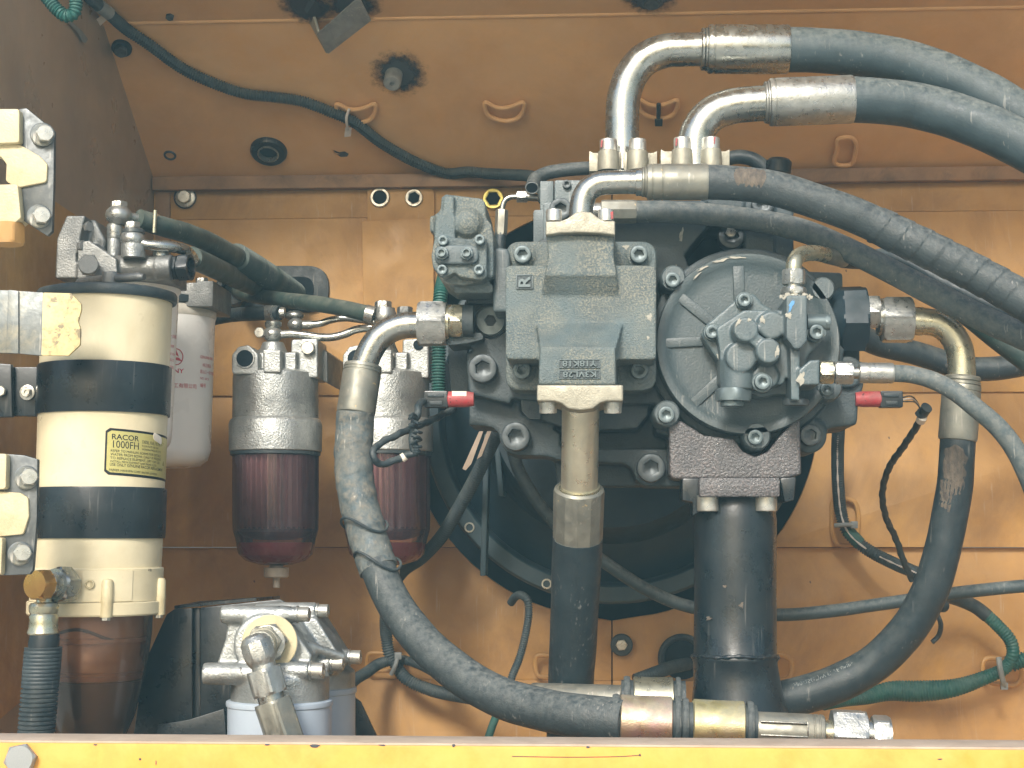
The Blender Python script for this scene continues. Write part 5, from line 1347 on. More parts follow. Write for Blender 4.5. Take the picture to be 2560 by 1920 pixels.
put('banjo_bolt', MB().between(W(331, 573, 2.10), W(331, 556, 2.10), 19 * v, 48, 'h'), 'zinc_bright', sp, sharp=25)
put('banjo_neck', MB().sweep(path((310, 540, 2.14), (330, 544, 2.15), (352, 549, 2.16)), 13 * v, 20), 'zinc_bright', sp)
put('fuel_line', MB().sweep(path((345, 604, 2.10), (370, 612, 2.10), (420, 616, 2.11), (455, 622, 2.13), (474, 634, 2.16), (486, 652, 2.20)), lambda s, a, T: (11 + 3 * min(1, s / .03)) * v, 20), 'zinc', sp)
put('vent_screw', vlathe(cx(402), 2.12, [(642, 20), (630, 20), (626, 14)], 24), 'zinc_bright', sp, sharp=30)
pb(533, 734, 2.42, 5, 'capscrew', 'bolt_zinc', sp, 'sensor_pin', d=(1, 0, 0))
for (x, y) in ((402, 702), (505, 702)):
    put('head_bolt', MB().between(W(x, y + 6, 2.46), W(x, y - 6, 2.46), 18 * v, 36, 'h'), 'zinc_bright', sp, sharp=25)
# red print on the cans
tx = lambda px, py, ax, r: math.asin(max(-1, min(1, (px - ax(py)) / r)))
def can_print(rows, ax, Y, r, parent):
    for body, x, y, h, wd, bo in rows:
        a_, y_ = cyl_at(x, y, ax, Y, r)
        cyl_text(body, ax, Y, r, a_, y_, h, 'ink_red', parent, wd, 0, 1.004, bo)
rows2 = [('GENUINE PARTS', 500, 895, 7, .9, .004), ('纯正部品', 506, 916, 7, 1, 0), ('昆山三一动力有限公司', 500, 932, 7, .9, 0), ('NO. 60151', 500, 948, 6, 1, 0), ('SANY', 410, 931, 11, 1.25, .014), ('三一重工有限公司', 394, 967, 9, 1.0, 0), ('编号', 500, 967, 8, 1, 0)]
can_print(rows2, a2, YS2, 121.2, sp)
rows1 = [('三一滤清器', 422, 842, 7, 1, 0), ('使用说明', 423, 868, 6, 1, 0), ('SANY HEAVY', 420, 886, 6, .9, 0), ('有限公司', 421, 902, 6, 1, 0), ('更换周期', 420, 920, 6, 1, 0), ('500 H', 420, 940, 6, 1, 0)]
can_print(rows1, a1, YS1, 122.2, sp)
c = 440, 892
ring = []
for k_ in range(33):
    a = 2 * PI * k_ / 32
    ring.append((c[0] + 17 * math.cos(a), c[1] + 20 * math.sin(a)))
def on_can(px, py, ax, Y, r, lift=1.004):
    a, yy = cyl_at(px, py, ax, Y, r); u_ = S(ax(yy), yy, Y)
    return W(ax(yy), yy, Y) + Vector((math.sin(a), -math.cos(a), 0)) * r * u_ * lift
b = MB().sweep([on_can(x, y, a2, YS2, 121.2) for x, y in ring[:-1]], .0007, 6, .004, closed=True)
put('emblem', b, 'ink_red', sp)
for pts in (((440, 873), (447, 892), (440, 887), (433, 893)), ((448, 895), (456, 904), (436, 899), (441, 893))):
    put('emblem', MB().add([on_can(x, y, a2, YS2, 121.2, 1.005) for x, y in pts], [(0, 1, 2, 3)]), 'ink_red', sp)

# ---- fuel hoses from the head to the grommet
G1 = thing('fuel_hose', 'dusty green fuel hose, upper of the two from the aluminium head to the grommet', 'hose', W(400, 566, 2.2), 'fuel hoses')
hose(G1, [(346, 547, 2.15), (405, 566, 2.18), (450, 578, 2.22), (510, 600, 2.30), (564, 628, 2.38), (637, 670, 2.52), (690, 704, 2.62), (740, 738, 2.74), (770, 760, 2.80)], 23, 'green_dark', r1=29)
u = S(383, 558, 2.17)
p0, p1 = W(376, 556, 2.165), W(392, 561, 2.175)
put('hose_clip', MB().lathe(p0, p1 - p0, [(0, 25 * u), (.001, 26 * u), (.0075, 26 * u), (.0085, 25 * u)], 28), 'zinc_yellow', G1, sharp=30)
put('clip_screw', MB().between(W(385, 582, 2.15), W(388, 526, 2.15), 5 * u, 14), 'zinc_yellow', G1)
put('ribbed_guard', conduit(path((590, 643, 2.43), (637, 670, 2.52), (690, 704, 2.62), (735, 735, 2.72)), 30.5 * S(640, 670, 2.5), .0042, 24), 'green_dark', G1)
G2 = thing('fuel_hose', 'dark green fuel hose, lower of the two from the aluminium head to the grommet', 'hose', W(490, 650, 2.24), 'fuel hoses')
put('hose_clip', MB().between(W(484, 646, 2.21), W(500, 653, 2.24), 27 * S(490, 650, 2.2), 28), 'rubber_dark', G2, sharp=30)
hose(G2, [(478, 644, 2.20), (500, 653, 2.24), (550, 676, 2.36), (600, 700, 2.5), (650, 722, 2.62), (700, 745, 2.75)], 25, 'green_dark')
G3 = thing('fuel_hose', 'grey green fuel hose sloping from the grommet to the right clear bowl filter', 'hose', W(620, 735, 2.6), 'fuel hoses')
hose(G3, [(596, 729, 2.70), (625, 737, 2.62), (700, 749, 2.55), (780, 758, 2.48), (860, 771, 2.42), (925, 786, 2.38)], 20, 'green_dark')
G4 = thing('fuel_hose', 'black fuel hose running level behind the left clear bowl filter top', 'hose', W(560, 790, 2.6), 'fuel hoses')
hose(G4, [(530, 797, 2.62), (580, 788, 2.58), (640, 784, 2.52), (700, 782, 2.50)], 18, 'rubber_dark')
put('hose_clip', MB().between(W(667, 783, 2.512), W(690, 783, 2.50), 20 * S(680, 783, 2.5), 28), 'zinc_bright', G4, sharp=30)
put('end_ring', MB().between(W(700, 782, 2.50), W(712, 782, 2.50), 14 * S(700, 783, 2.5), 24), 'zinc_bright', G4, sharp=30)

# ---- the two clear bowl filters
YF = 2.45
def bowl_filter(dx, label, full):
    cx0 = 689 + dx
    t = thing('clear_bowl_filter', label, 'fuel filter', W(cx0, 1470, YF), 'clear bowl fuel filters')
    u = S(cx0, 1000, YF)
    ax = lambda y: cx0
    X = lambda x: x + dx
    put('housing', vlathe(ax, YF, [(1130, 113), (1128, 115), (1062, 116), (1052, 113), (1047, 107), (950, 106), (936, 104), (930, 95)], 64), 'cast_aluminium', t)
    k = MB()
    k.prism(rounded([(X(579), 936), (X(579), 888), (X(596), 866), (X(622), 862), (X(646), 886), (X(646), 936)], 10), YF - .062, .06)
    k.prism(rect(X(657), 874, X(702), 932), YF - .068, .06)
    k.prism(rounded([(X(728), 848), (X(795), 846), (X(794), 945), (X(700), 945), (X(700), 905), (X(728), 900)], 6), YF - .03, .08)
    k.prism([(X(640), 880), (X(740), 880), (X(740), 950), (X(640), 950)], YF - .045, .10)
    k.lathe(W(X(682), 940, YF), (0, 0, 1), [(0, 80 * u), (30 * u, 74 * u), (50 * u, 40 * u), (85 * u, 26 * u)], 36)
    put('head', k.cast('head', .0019, 3), 'cast_aluminium', t)
    put('port', MB().lathe(W(X(612), 896, YF - .0635), FRONT, [(-.002, 25 * u), (.001, 24 * u), (.001, 21 * u), (-.001, 20 * u)], 32, cap1=False), 'cast_aluminium', t)
    put('port_bore', MB().lathe(W(X(612), 896, YF - .064), FRONT, [(0, 20.5 * u), (.0004, 20.5 * u)], 28), 'black_void', t)
    k = MB().prism([(X(790), 858), (X(818), 880), (X(819), 958), (X(790), 942)], YF + .02, .26)
    put('bracket', k, 'dull_aluminium', t, bevel=.002)
    bolt(W(X(700), 888, YF - .05), (1, 0, 0), 6 * u, 'capscrew', 'bolt_zinc', t, 'vent_screw')
    if full:
        pb(X(771), 871, YF - .034, 18, 'hexbare', 'bolt_zinc', t)
        put('banjo', MB().ball(W(682, 836, YF), 25 * u, 24, 14, (1, 1, .85)), 'zinc_bright', t)
        put('banjo_bolt', vlathe(cx(683), YF, [(822, 14), (818, 20), (814, 21), (806, 21), (803, 17)], 28), 'zinc', t, sharp=30)
        put('tube_sleeve', MB().between(W(700, 836, YF), W(730, 834, YF), 10 * u, 20), 'zinc_bright', t)
        put('banjo', MB().ball(W(740, 812, YF + .04), 22 * u, 24, 14, (1, 1, .8)), 'zinc_bright', t)
        put('banjo', MB().ball(W(736, 789, YF + .06), 20 * u, 24, 14, (1.3, 1, .7)), 'zinc', t)
        put('tube_sleeve', MB().between(W(757, 812, YF + .04), W(780, 812, YF + .04), 11 * u, 20), 'zinc_bright', t)
        pb(650, 832, YF + .0, 14, 'hexbare', 'bolt_zinc', t)
    else:
        put('port_bore', MB().lathe(W(X(768), 862, YF - .0315), FRONT, [(0, 13 * u), (.0004, 13 * u)], 28), 'black_void', t)
        put('banjo', vlathe(cx(962), YF - .06, [(806, 26), (796, 30), (782, 28), (770, 24)], 32), 'zinc_bright', t)
        put('banjo_bolt', MB().between(W(958, 772, YF - .06), W(958, 754, YF - .06), 21 * u, 48, 'h'), 'zinc_bright', t, sharp=25)
        put('hose_clip', MB().between(W(914, 782, YF - .07), W(935, 788, YF - .07), 21 * u, 28), 'zinc_bright', t, sharp=30)
        put('hex_bolt', MB().between(W(1012, 786, YF), W(1012, 768, YF), 20 * u, 48, 'h'), 'dull_aluminium', t, sharp=25)
    put('seal_ring', vlathe(ax, YF, [(1140, 108), (1138, 112), (1130, 112)], 64), 'rubber_dark', t)
    fac = lambda a: 1 + .016 * math.cos(8 * a) + .006 * math.cos(24 * a)
    bw = put('bowl', vlathe(ax, YF, [(1136, 107), (1290, 107), (1325, 106), (1345, 100), (1385, 92), (1402, 74), (1412, 40)], 96, fac, (False, True)), 'plum_bowl', t)
    put('element', vlathe(ax, YF, [(1140, 90), (1322, 90), (1324, 50)], 240, lambda a: 1 + .09 * math.cos(40 * a), (False, True)), 'plum_core', t, sharp=180)
    put('element_cap', vlathe(ax, YF, [(1318, 92), (1330, 93), (1342, 80), (1350, 40)], 48), 'bell_ring', t)
    put('fuel_residue', vlathe(ax, YF, [(1356, 91), (1362, 91), (1388, 86), (1400, 70), (1409, 36)], 48), 'plum_fluid', t)
    put('drain_valve', vlathe(lambda y: cx0 + 2, YF, [(1410, 16), (1418, 18), (1419, 31), (1441, 31), (1444, 27), (1445, 9), (1468, 9), (1470, 7)], 24), 'drain_plastic', t, sharp=30)
    return t
bowl_filter(0, 'clear bowl fuel filter standing free, left of the pair, with bright drain valve', True)
bowl_filter(278, 'clear bowl fuel filter behind the taped hose, right of the pair', False)
G5 = thing('fuel_line', 'lower thin bent steel fuel line joining the two clear bowl filters', 'pipe', W(800, 840, YF), 'fuel lines')
put('pipe', MB().sweep(path((728, 834, YF), (765, 838, YF), (800, 843, YF), (830, 843, YF), (860, 836, YF), (890, 824, YF), (930, 819, YF)), 10 * S(800, 840, YF), 18, .004), 'zinc', G5)
G6 = thing('fuel_line', 'upper thin bent steel fuel line joining the two clear bowl filters', 'pipe', W(800, 810, YF + .05), 'fuel lines')
put('pipe', MB().sweep(path((776, 812, YF + .04), (800, 809, YF + .04), (828, 800, YF + .04), (860, 795, YF + .04), (900, 799, YF + .04), (940, 806, YF + .04)), 9 * S(800, 810, YF), 18, .004), 'zinc', G6)

# ---- oil filters at the bottom
YO = 1.95
oil = thing('oil_filter', 'twin grey oil filters with ribbed aluminium head behind the sill', 'oil filter', W(700, 1850, YO))
k = MB()
v = S(680, 1600, YO)
def xc(x0, x1, y, Y, r, r1=None): k.between(W(x0, y, Y), W(x1, y, Y), r * v, 28, r1=(r1 or r) * v)
xc(553, 716, 1536, YO - .03, 22); xc(700, 744, 1536, YO - .03, 20)
xc(510, 640, 1684, YO - .04, 27, 28); xc(690, 775, 1677, YO - .04, 26, 22)
xc(640, 792, 1527, YO + .06, 22); xc(740, 828, 1658, YO + .02, 24, 20); xc(780, 872, 1643, YO + .08, 22, 20)
k.prism([(570, 1545), (716, 1545), (780, 1640), (770, 1690), (600, 1700), (540, 1665), (562, 1600)], YO - .03, .11)
k.prism([(700, 1545), (790, 1545), (850, 1640), (830, 1690), (720, 1690)], YO + .04, .08)
k.lathe(W(676, 1606, YO), FRONT, [(-.03, 78 * v), (.045, 72 * v)], 40)
k.lathe(W(700, 1760, YO), (0, 0, 1), [(0, 122 * v), (70 * v, 122 * v), (100 * v, 90 * v), (130 * v, 60 * v)], 48)
k.lathe(W(778, 1735, YO + .13), (0, 0, 1), [(0, 116 * v), (60 * v, 116 * v), (100 * v, 70 * v)], 48)
for (x0, y0, x1, y1) in ((730, 1600, 860, 1645), (720, 1560, 800, 1660), (560, 1640, 640, 1600)):
    k.between(W(x0, y0, YO - .02), W(x1, y1, YO + .02), 12 * v, 12)
put('head', k.cast('head', .0021, 3), 'cast_aluminium', oil)
put('washer_disc', MB().lathe(W(675, 1606, YO - .045), (.1, -1, 0), [(0, 67 * v), (.003, 67 * v), (.0036, 65 * v), (.0036, 20 * v)], 48), 'paper' if False else 'cream_casting', oil, sharp=30)
put('hex_nut', MB().lathe(W(671, 1606, YO - .048), (.1, -1, 0), [(0, 44 * v), (.001, 50 * v, 'h'), (.012, 50 * v, 'h'), (.015, 43 * v), (.016, 30 * v)], 48, .15), 'zinc_bright', oil, sharp=25)
put('hex_nut', MB().lathe(W(660, 1607, YO - .062), (.1, -1, 0), [(0, 40 * v), (.001, 44 * v, 'h'), (.010, 44 * v, 'h'), (.012, 36 * v)], 48, .15), 'flange_metal', oil, sharp=25)
can1 = lambda y: 699
put('can', vlathe(can1, YO, [(2000, 129), (1765, 129), (1763, 132), (1757, 133), (1751, 132), (1748, 126)], 72), 'can_grey', oil)
put('can', vlathe(cx(777), YO + .13, [(2000, 111), (1733, 111), (1731, 114), (1725, 115), (1719, 114), (1716, 108)], 72), 'can_grey', oil)
cyl_text('3', cx(699), YO, 129, *cyl_at(672, 1838, cx(699), YO, 129), 8, 'ink_red', oil)
for (x, y, Y, r) in ((744, 1536, YO - .03, 18), (794, 1527, YO + .06, 17), (777, 1677, YO - .04, 20), (830, 1658, YO + .02, 18), (874, 1643, YO + .08, 18)):
    put('lock_washer', MB().between(W(x - 2, y, Y), W(x + 2, y, Y), r * 1.2 * v, 24), 'zinc_bright', oil)
    bolt(W(x + 5, y, Y), (1, -.05, 0), r * v, 'capscrew', 'bolt_zinc', oil)
el = thing('elbow_fitting', 'silver angled hose fitting screwed into the oil filter head', 'fitting', W(651, 1612, YO - .09))
q0, q1, q2 = (644, 1608, YO - .09), (668, 1690, YO - .10), (735, 1880, YO - .115)
ye = YO - .095
q0 = W(632, 1586, ye); dq = W(668, 1690, ye) - q0; L = dq.length
put('elbow_body', MB().between(W(662, 1606, YO - .06), W(650, 1614, ye), 34 * v, 32).lathe(q0, dq, [(0, 16 * v), (.003, 29 * v), (.009, 37 * v), (.016, 40 * v, 'e'), (L * .52, 40 * v, 'e'), (L * .62, 36 * v), (L * .74, 29 * v), (L, 29 * v)], 48, .25), 'zinc_bright', el, sharp=22)
nut(el, (658, 1672, ye), (676, 1736, ye), 48, 'zinc_bright', .2)
neck(el, (675, 1734, ye), (682, 1758, ye), 34, 'zinc')
put('ferrule', MB().between(W(680, 1752, ye), W(716, 1860, ye), 49 * v, 48, 'h', .2), 'ferrule_metal', el, sharp=25)
hose(el, [(716, 1858, ye), (735, 1920, ye)], 40, 'rubber_dark')
br = thing('mounting_bracket', 'black folded steel bracket between the amber bowl and the oil filters', 'bracket', W(480, 1850, 2.1))
k = MB()
k.prism([(330, 1860), (359, 1660), (416, 1536), (436, 1522), (480, 1520), (480, 1860)], 2.06, .006)
k.prism([(480, 1520), (500, 1519), (500, 1860), (480, 1860)], 2.072, .006)
k.prism([(500, 1519), (560, 1512), (700, 1498), (720, 1510), (720, 1860), (500, 1860)], 2.064, .006)
put('back_plate', k, 'black_paint', br, bevel=.002)
k = MB(); k.slab([W(436, 1522, 2.062), W(640, 1502, 2.062), W(700, 1497, 2.2), W(500, 1510, 2.2)], (0, 0, 1), .004)
put('top_flange', k, 'black_paint', br)
k = MB(); k.prism([(395, 1812), (470, 1800), (560, 1772), (570, 1900), (380, 1900)], 2.03, .006); put('lower_flange', k, 'black_void' if False else 'black_paint', br, bevel=.001)
wd = thing('mounting_bracket', 'teal black triangular bracket foot right of the oil filters', 'bracket', W(910, 1840, 2.2))
put('foot', MB().prism([(880, 1740), (900, 1755), (945, 1850), (945, 1900), (860, 1900)], 2.2, .01), 'black_paint', wd, bevel=.001)

# ---- hinge brackets and lever at the left edge
YH = 1.76
def hinge(pts_plate, ears, saddle, bolts, label, name='hinge_bracket', loop=None):
    t = thing(name, label, 'bracket', W(60, pts_plate[0][1] + 100, YH), 'hinge brackets')
    put('steel_plate', MB().prism(pts_plate, YH, .008), 'grey_steel', t, bevel=.0015)
    k = MB()
    for e in ears: k.prism(rounded(e, 8), YH - .012, .03)
    k.prism(rounded(saddle, 10), YH - .004, .022)
    put('ear_casting', k, 'cream_casting', t, bevel=.003, seg=3)
    for (x, y) in bolts:
        put('washer', MB().lathe(W(x - 6, y + 2, YH), (.35, -1, 0), [(0, 30 * S(x, y, YH)), (.004, 30 * S(x, y, YH)), (.005, 27 * S(x, y, YH))], 32), 'galvanised', t, sharp=30)
        pb(x, y, YH - .006, 23, 'hexbare', 'bolt_zinc', t, d=(.45, -1, .02), spin=.35)
    return t
h1 = hinge([(46, 272), (66, 270), (136, 327), (134, 470), (130, 578), (118, 590), (52, 548), (40, 480)], [[(-40, 272), (48, 272), (48, 356), (-40, 360)], [(-40, 462), (44, 460), (52, 545), (38, 556), (-40, 566)]], [(-40, 355), (50, 362), (98, 390), (118, 410), (116, 455), (40, 470), (14, 452), (16, 410), (2, 392), (-40, 380)], [(112, 336), (104, 540)], 'cream double eared hinge bracket on grey plate at upper left')
put('hex_pin', MB().between(W(18, 612, YH), W(18, 560, YH), 44 * S(18, 580, YH), 48, 'h', .2), 'orange_paint', h1, sharp=25)
h2 = hinge([(12, 1134), (60, 1138), (94, 1148), (92, 1300), (82, 1425), (74, 1436), (-20, 1440), (-20, 1134)], [[(-40, 1134), (16, 1134), (14, 1222), (-40, 1226)], [(-40, 1342), (6, 1344), (2, 1438), (-40, 1438)]], [(-40, 1226), (50, 1232), (70, 1245), (72, 1290), (58, 1336), (-40, 1345)], [(72, 1192), (56, 1382)], 'cream and grey hinge bracket at lower left beside the separator')
lv = thing('latch_plate', 'folded galvanised plate with peeling cream paint over the separator top', 'plate', W(100, 800, 1.80))
yl = 1.80
k = MB(); k.prism([(-60, 722), (46, 727), (108, 731), (104, 889), (46, 884), (-60, 880)], yl, .005)
put('plate', k, 'galvanised', lv, bevel=.001)
k = MB(); k.prism(rounded([(107, 731), (178, 733), (203, 760), (203, 775), (198, 793), (195, 803), (201, 822), (200, 862), (171, 889), (103, 889)], 3), yl - .001, .005, dy=lambda x, y: .012 * max(0, (x - 105)) / 100)
put('painted_end', k, 'worn_cream', lv, bevel=.001)
k = MB(); k.prism([(20, 724), (46, 727), (46, 884), (14, 882)], yl - .003, .003); put('crease', k, 'galvanised', lv, bevel=.001)
# ================================================================ conduits, wires, ties
WG = 'wiring conduits'
def cond(label, pts, rpx, m='conduit', pitch=.0044, name='wiring_conduit', slit=None, P=None):
    Q = P or path(*pts)
    u = (Q[0].y / F) if P else S(*pts[len(pts) // 2])
    t = thing(name, label, 'conduit', Q[0], WG)
    put('sleeve', conduit(Q, rpx * u, pitch, 14), m, t, sharp=180)
    return t
cp = [(225, -25), (250, -4), (275, 17), (318, 55), (376, 98), (463, 160), (550, 200), (620, 222), (683, 229), (756, 240), (828, 266), (886, 292), (958, 346), (1045, 394), (1120, 420)]
P = [onceil(x, y, .013) for x, y in cp] + path((1170, 430, 2.70), (1219, 434, 2.69), (1280, 437, 2.66), (1330, 441, 2.60), (1350, 452, 2.55), (1360, 500, 2.5))
t = cond('long black split conduit snaking down across the ceiling to the pump', None, 15, P=P)
b = MB()
Q = spline(P, .004)
sl_ = []
for i in range(len(Q)):
    s = i / len(Q)
    if .06 < s < .22 or .45 < s < .78: 
        off = CN * .0088 + Vector((0, -.003, .004 * math.sin(i * .05)))
        sl_.append(Q[i] + off)
    elif len(sl_) > 4:
        put('slit', MB().sweep(sl_, .0013, 6, raw=True), 'conduit_slit', t); sl_ = []
    else: sl_ = []
if len(sl_) > 4: put('slit', MB().sweep(sl_, .0013, 6, raw=True), 'conduit_slit', t)
tg = thing('tape_tag', 'pale tape tag wrapped at the upper end of the ceiling conduit', 'tag', onceil(255, 30))
put('tag', MB().slab([onceil(262, 16, .012), onceil(278, 24, .012), onceil(250, 52, .010), onceil(230, 54, .008), onceil(228, 48, .008)], CN, .001), 'paper', tg)
put('band', MB().sweep([onceil(250, -4, .013), onceil(276, 16, .013)], .0105, 16, .006), 'grey_plastic', tg)
gh = thing('green_tube', 'bright green ribbed tube looping in at the top left corner', 'hose', W(150, 20, 1.98))
put('sleeve', conduit(path((85, -50, 1.98), (119, -4, 1.98), (143, 24, 1.98), (166, 40, 1.98), (184, 34, 1.98), (190, 10, 1.98), (186, -40, 1.98)), 15.5 * S(150, 20, 1.98), .0042, 18), 'green_hose', gh)
# ties
uT = lambda px, py, l: onceil(px, py, l)
tt_ = thing('cable_tie', 'pale cable tie holding the ceiling conduit to its wire loop', 'cable tie', onceil(872, 268), 'cable ties')
put('strap', MB().sweep([onceil(874, 260, .012), onceil(870, 266, .026), onceil(872, 290, .027), onceil(875, 306, .020)], .0024, 8, .003), 'white_plastic', tt_)
put('head', MB().slab([onceil(866, 298, .020), onceil(882, 298, .020), onceil(880, 316, .020), onceil(864, 318, .020)], CN, .004), 'white_plastic', tt_)
tb = thing('cable_tie', 'black strap around the empty wire loop between the elbows', 'cable tie', onceil(1646, 250), 'cable ties')
put('strap', MB().sweep([onceil(1646, 247, .012), onceil(1646, 268, .014), onceil(1645, 292, .012)], .0036, 8, .003), 'rubber_dark', tb)
put('head', MB().slab([onceil(1636, 280, .016), onceil(1656, 280, .016), onceil(1655, 296, .016), onceil(1637, 296, .016)], CN, .003), 'rubber_dark', tb)
# left of the pump
YL = 2.50
cond('ribbed conduit curving from the pump casing down behind the taped hose', [(1245, 1075, 2.42), (1224, 1122, 2.45), (1190, 1191, 2.48), (1146, 1272, 2.52), (1103, 1342, 2.56), (1054, 1394, 2.60), (1007, 1428, 2.64), (980, 1470, 2.66), (966, 1530, 2.68), (966, 1590, 2.70), (975, 1640, 2.70), (990, 1664, 2.70), (1016, 1697, 2.69), (1074, 1724, 2.68), (1175, 1745, 2.64), (1270, 1762, 2.6)], 14.5)
cond('conduit branch from the oil filters to the tied junction', [(870, 1720, 2.5), (889, 1698, 2.58), (915, 1682, 2.64), (952, 1658, 2.69), (980, 1650, 2.70)], 13)
cond('short conduit branch from the tied junction behind the taped hose', [(985, 1650, 2.71), (1008, 1650, 2.70), (1045, 1660, 2.69), (1088, 1682, 2.66), (1130, 1705, 2.62)], 11)
tie([(995, 1640, 2.675), (988, 1664, 2.672), (978, 1686, 2.68)][::-1], 'grey_plastic', 'grey cable tie at the conduit junction beside the oil filters')
cond('slim conduit hooking over beside the straight middle hose', [(1278, 1506, 2.62), (1288, 1492, 2.60), (1304, 1488, 2.58), (1318, 1500, 2.57), (1322, 1530, 2.57), (1315, 1580, 2.57), (1299, 1644, 2.57), (1280, 1692, 2.56), (1268, 1740, 2.55)], 9.5, pitch=.0036)
gc = thing('green_cable', 'short green cable dropping below the taped hose to the sill', 'cable', W(1240, 1780, 2.3))
put('cable', MB().sweep(path((1260, 1740, 2.3), (1246, 1776, 2.3), (1232, 1812, 2.3), (1212, 1870, 2.3)), 10 * S(1240, 1780, 2.3), 14), 'green_hose', gc)
cond('short conduit entering the round cable hole behind the wide pipe', [(1590, 1700, 2.62), (1640, 1682, 2.64), (1680, 1668, 2.68), (1720, 1660, 2.74)], 15)
# white striped conduit at the right
cq = [(2098, 1040, 2.60), (2096, 1080, 2.62), (2094, 1134, 2.65), (2096, 1220, 2.68), (2105, 1293, 2.70), (2122, 1333, 2.70), (2166, 1372, 2.69), (2238, 1410, 2.66), (2290, 1432, 2.63), (2340, 1462, 2.6)]
t = cond('dark conduit with white dotted stripe right of the pump', cq, 14.5)
Q = [q + Vector((-.002, -.0112, 0)) for q in spline(path(*cq), .003)]
n_ = len(Q)
for a, c in ((.10, .66), (.72, .92)):
    put('stripe', MB().sweep(Q[int(n_ * a):int(n_ * c)], lambda s, a_, T: .0014 + .0004 * math.sin(s * 1800), 6, raw=True), 'white_plastic', t)
put('tape_joint', MB().sweep(path((2118, 1326, 2.70), (2150, 1360, 2.695)), 16.5 * S(2120, 1330, 2.7), 18, .004), 'green_hose', t)
tie([(2086, 1314, 2.682), (2110, 1312, 2.678), (2136, 1312, 2.682)], 'grey_plastic', 'grey cable tie across the white striped conduit')
def taped_wire(t, pts, rpx, seed, name='taped_wire', m='rubber_dark'):
    u = S(*pts[0])
    put(name, MB().sweep(path(*pts), lambda s, a, T: rpx * u * (1 + .10 * math.sin(s * 230 + a + seed) + .07 * math.sin(s * 410 + 2 * a)), 12, .003), m, t)
w5 = thing('taped_wire', 'black taped wire tail with white band hanging from the right sensor plug', 'wire', W(2298, 1050, 2.3), 'taped sensor wires')
taped_wire(w5, [(2308, 1030, 2.26), (2296, 1058, 2.28), (2261, 1113, 2.34), (2222, 1171, 2.42), (2206, 1235, 2.48), (2215, 1293, 2.52), (2241, 1350, 2.56), (2261, 1408, 2.58), (2280, 1450, 2.60)], 9, 1)
put('white_band', MB().between(W(2306, 1043, 2.262), W(2301, 1053, 2.27), 12 * S(2303, 1048, 2.26), 16), 'paper', w5)
taped_wire(w5, [(2318, 1018, 2.25), (2308, 1030, 2.26), (2300, 1040, 2.265)], 14, 2, 'frayed_end')
for k_, m in ((0, 'rubber_dark'), (1, 'white_plastic'), (2, 'rubber_dark')):
    put('thin_wire', MB().sweep(path((2257, 994 + 5 * k_, 2.13), (2272, 990 + 7 * k_, 2.15), (2288, 998 + 4 * k_, 2.2), (2300, 1020, 2.25)), .0011, 6, .003), m, w5)
w6 = thing('taped_wire', 'tangled taped wire loop hanging from the left sensor plug', 'wire', W(1050, 1010, 2.08), 'taped sensor wires')
taped_wire(w6, [(1058, 1003, 2.10), (1048, 1012, 2.07), (1044, 1030, 2.06), (1036, 1058, 2.05), (1031, 1100, 2.05), (1036, 1130, 2.05)], 9.5, 3)
taped_wire(w6, [(1044, 1132, 2.05), (1020, 1138, 2.05), (990, 1150, 2.04), (958, 1160, 2.03), (938, 1152, 2.02), (932, 1132, 2.02), (946, 1112, 2.03), (987, 1090, 2.05), (1031, 1070, 2.08), (1074, 1053, 2.12), (1135, 1022, 2.18)], 9, 4)
put('white_band', MB().between(W(1004, 1147, 2.046), W(1013, 1140, 2.046), 11 * S(1010, 1142, 2.05), 16), 'paper', w6)
rr = random.Random(4)
kk = MB()
for i in range(14):
    x, y = 1037 + rr.uniform(-9, 9), 1040 + i * 7
    kk.sweep(path((x - 8, y, 2.04), (x, y + rr.uniform(-6, 6), 2.035), (x + 9, y + rr.uniform(-4, 9), 2.045)), .0022, 6, .004)
put('tape_tangle', kk, 'rubber_dark', w6)
# wide green conduit lower right
gw = thing('wiring_conduit', 'wide green ribbed conduit curling at the lower right corner', 'conduit', W(2296, 1729, 2.68), WG)
gp = [(2060, 1762, 2.62), (2108, 1752, 2.66), (2166, 1742, 2.69), (2224, 1728, 2.70), (2296, 1728, 2.70), (2383, 1720, 2.69), (2455, 1697, 2.69), (2513, 1669, 2.69), (2532, 1637, 2.68), (2526, 1602, 2.68), (2494, 1564, 2.68), (2461, 1533, 2.68)]
u = S(2296, 1729, 2.7)
def grad(s, a, T):
    x = s / T
    base = 13 + 12 * math.exp(-((x - .42) / .20) ** 2) + 3 * x
    return base * u * (1 + .05 * math.tanh(2 * math.cos(2 * PI * s / .005)))
put('sleeve', MB().sweep(spline(path(*gp), .00125), grad, 16, raw=True), 'green_hose', gw, sharp=180)
put('black_sleeve', MB().sweep(path((2468, 1540, 2.68), (2440, 1518, 2.68), (2400, 1500, 2.67), (2330, 1480, 2.62)), 17 * u, 16), 'rubber_dark', gw)
put('branch', conduit(path((2530, 1660, 2.69), (2556, 1650, 2.69), (2620, 1640, 2.69)), 18 * u, .005, 16), 'green_hose', gw)
tie([(2497, 1644, 2.66), (2500, 1670, 2.655), (2507, 1700, 2.66), (2512, 1716, 2.67)], 'grey_plastic', 'grey cable tie around the wide green conduit at lower right', 7)
gu = thing('wiring_conduit', 'green ribbed conduit dropping down behind the left pump port', 'conduit', W(1110, 720, 2.3), WG)
put('sleeve', conduit(path((1112, 690, 2.35), (1103, 730, 2.33), (1098, 790, 2.32), (1097, 880, 2.32), (1096, 960, 2.32), (1098, 1000, 2.32)), 17 * S(1100, 800, 2.32), .0044, 16), 'green_hose', gu)
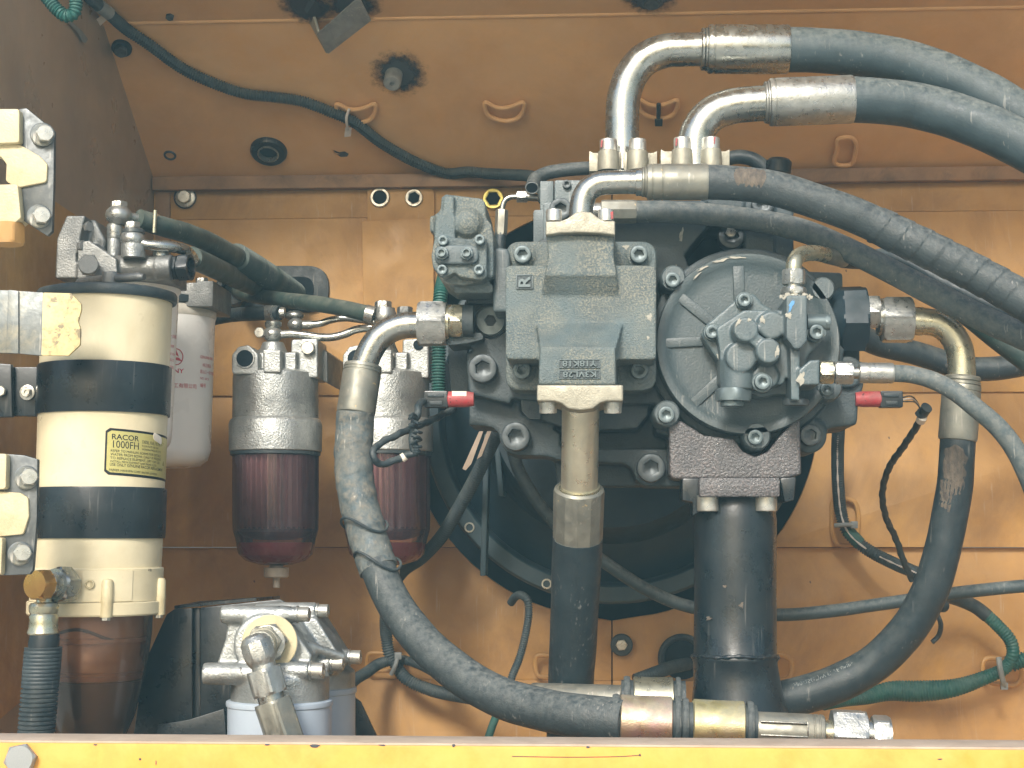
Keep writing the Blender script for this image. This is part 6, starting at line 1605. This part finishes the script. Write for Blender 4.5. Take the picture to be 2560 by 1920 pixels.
bs = thing('cable_strap', 'pair of beige flat straps beside the ribbed conduit under the pump', 'strap', W(1190, 1120, 2.44))
put('strap', MB().prism([(1198, 1078), (1208, 1078), (1178, 1160), (1164, 1176), (1156, 1172)], 2.42, .002), 'sill_dust', bs)
put('strap', MB().prism([(1218, 1078), (1228, 1078), (1204, 1140), (1192, 1148)], 2.41, .002), 'sill_dust', bs)
rg = thing('tape_end', 'loose grey tape end hanging below the right thick hose', 'tape', W(2345, 1540, 2.3))
put('tape', MB().sweep(path((2350, 1508, 2.3), (2342, 1530, 2.29), (2352, 1560, 2.29), (2346, 1590, 2.3), (2330, 1606, 2.3)), .0035, 6, .004), 'rubber', rg)
put('knot', MB().ball(W(2356, 1514, 2.3), .010, 12, 8), 'rubber_dark', rg)
# pale scuff on the side wall
def onside(px, py, lift=.0006):
    d = FW + RT * ((px - 1280) / F) + UP * ((960 - py) / F)
    return d * ((Xw + lift) / d.x)
SW = [o for o in bpy.data.objects if o.name.startswith('side_wall')][0]
WL[SW] = Vector(SW.location)
put('scuff', MB().add([onside(x, y) for x, y in ((168, 50), (180, 54), (206, 78), (220, 98), (214, 108), (206, 104), (196, 84), (176, 64))], [tuple(range(8))]), 'grey_plastic', SW)

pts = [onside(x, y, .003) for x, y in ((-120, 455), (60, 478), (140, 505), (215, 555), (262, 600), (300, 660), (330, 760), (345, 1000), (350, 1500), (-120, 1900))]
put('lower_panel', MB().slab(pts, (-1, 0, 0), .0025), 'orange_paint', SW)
# ---------------------------------------------------------------- thin blue volume added to lift the blacks, imitating lens flare
hm = bpy.data.materials.new('flare_veil'); hm.use_nodes = True
hn, hl = hm.node_tree.nodes, hm.node_tree.links
hn.remove(hn['Principled BSDF'])
pv = hn.new('ShaderNodeVolumePrincipled')
pv.inputs['Color'].default_value = (0.46, 0.86, 1.0, 1)
pv.inputs['Density'].default_value = 0.028
hl.new(pv.outputs[0], hn['Material Output'].inputs['Volume'])
MATS['flare_veil'] = hm
hz = MB().slab([(-9, -9, -2.35), (9, -9, -2.35), (9, 9, -2.35), (-9, 9, -2.35)], (0, 0, 1), 3.5)
hzo = put('flare_veil', hz, 'flare_veil'); hzo['kind'] = 'stuff'
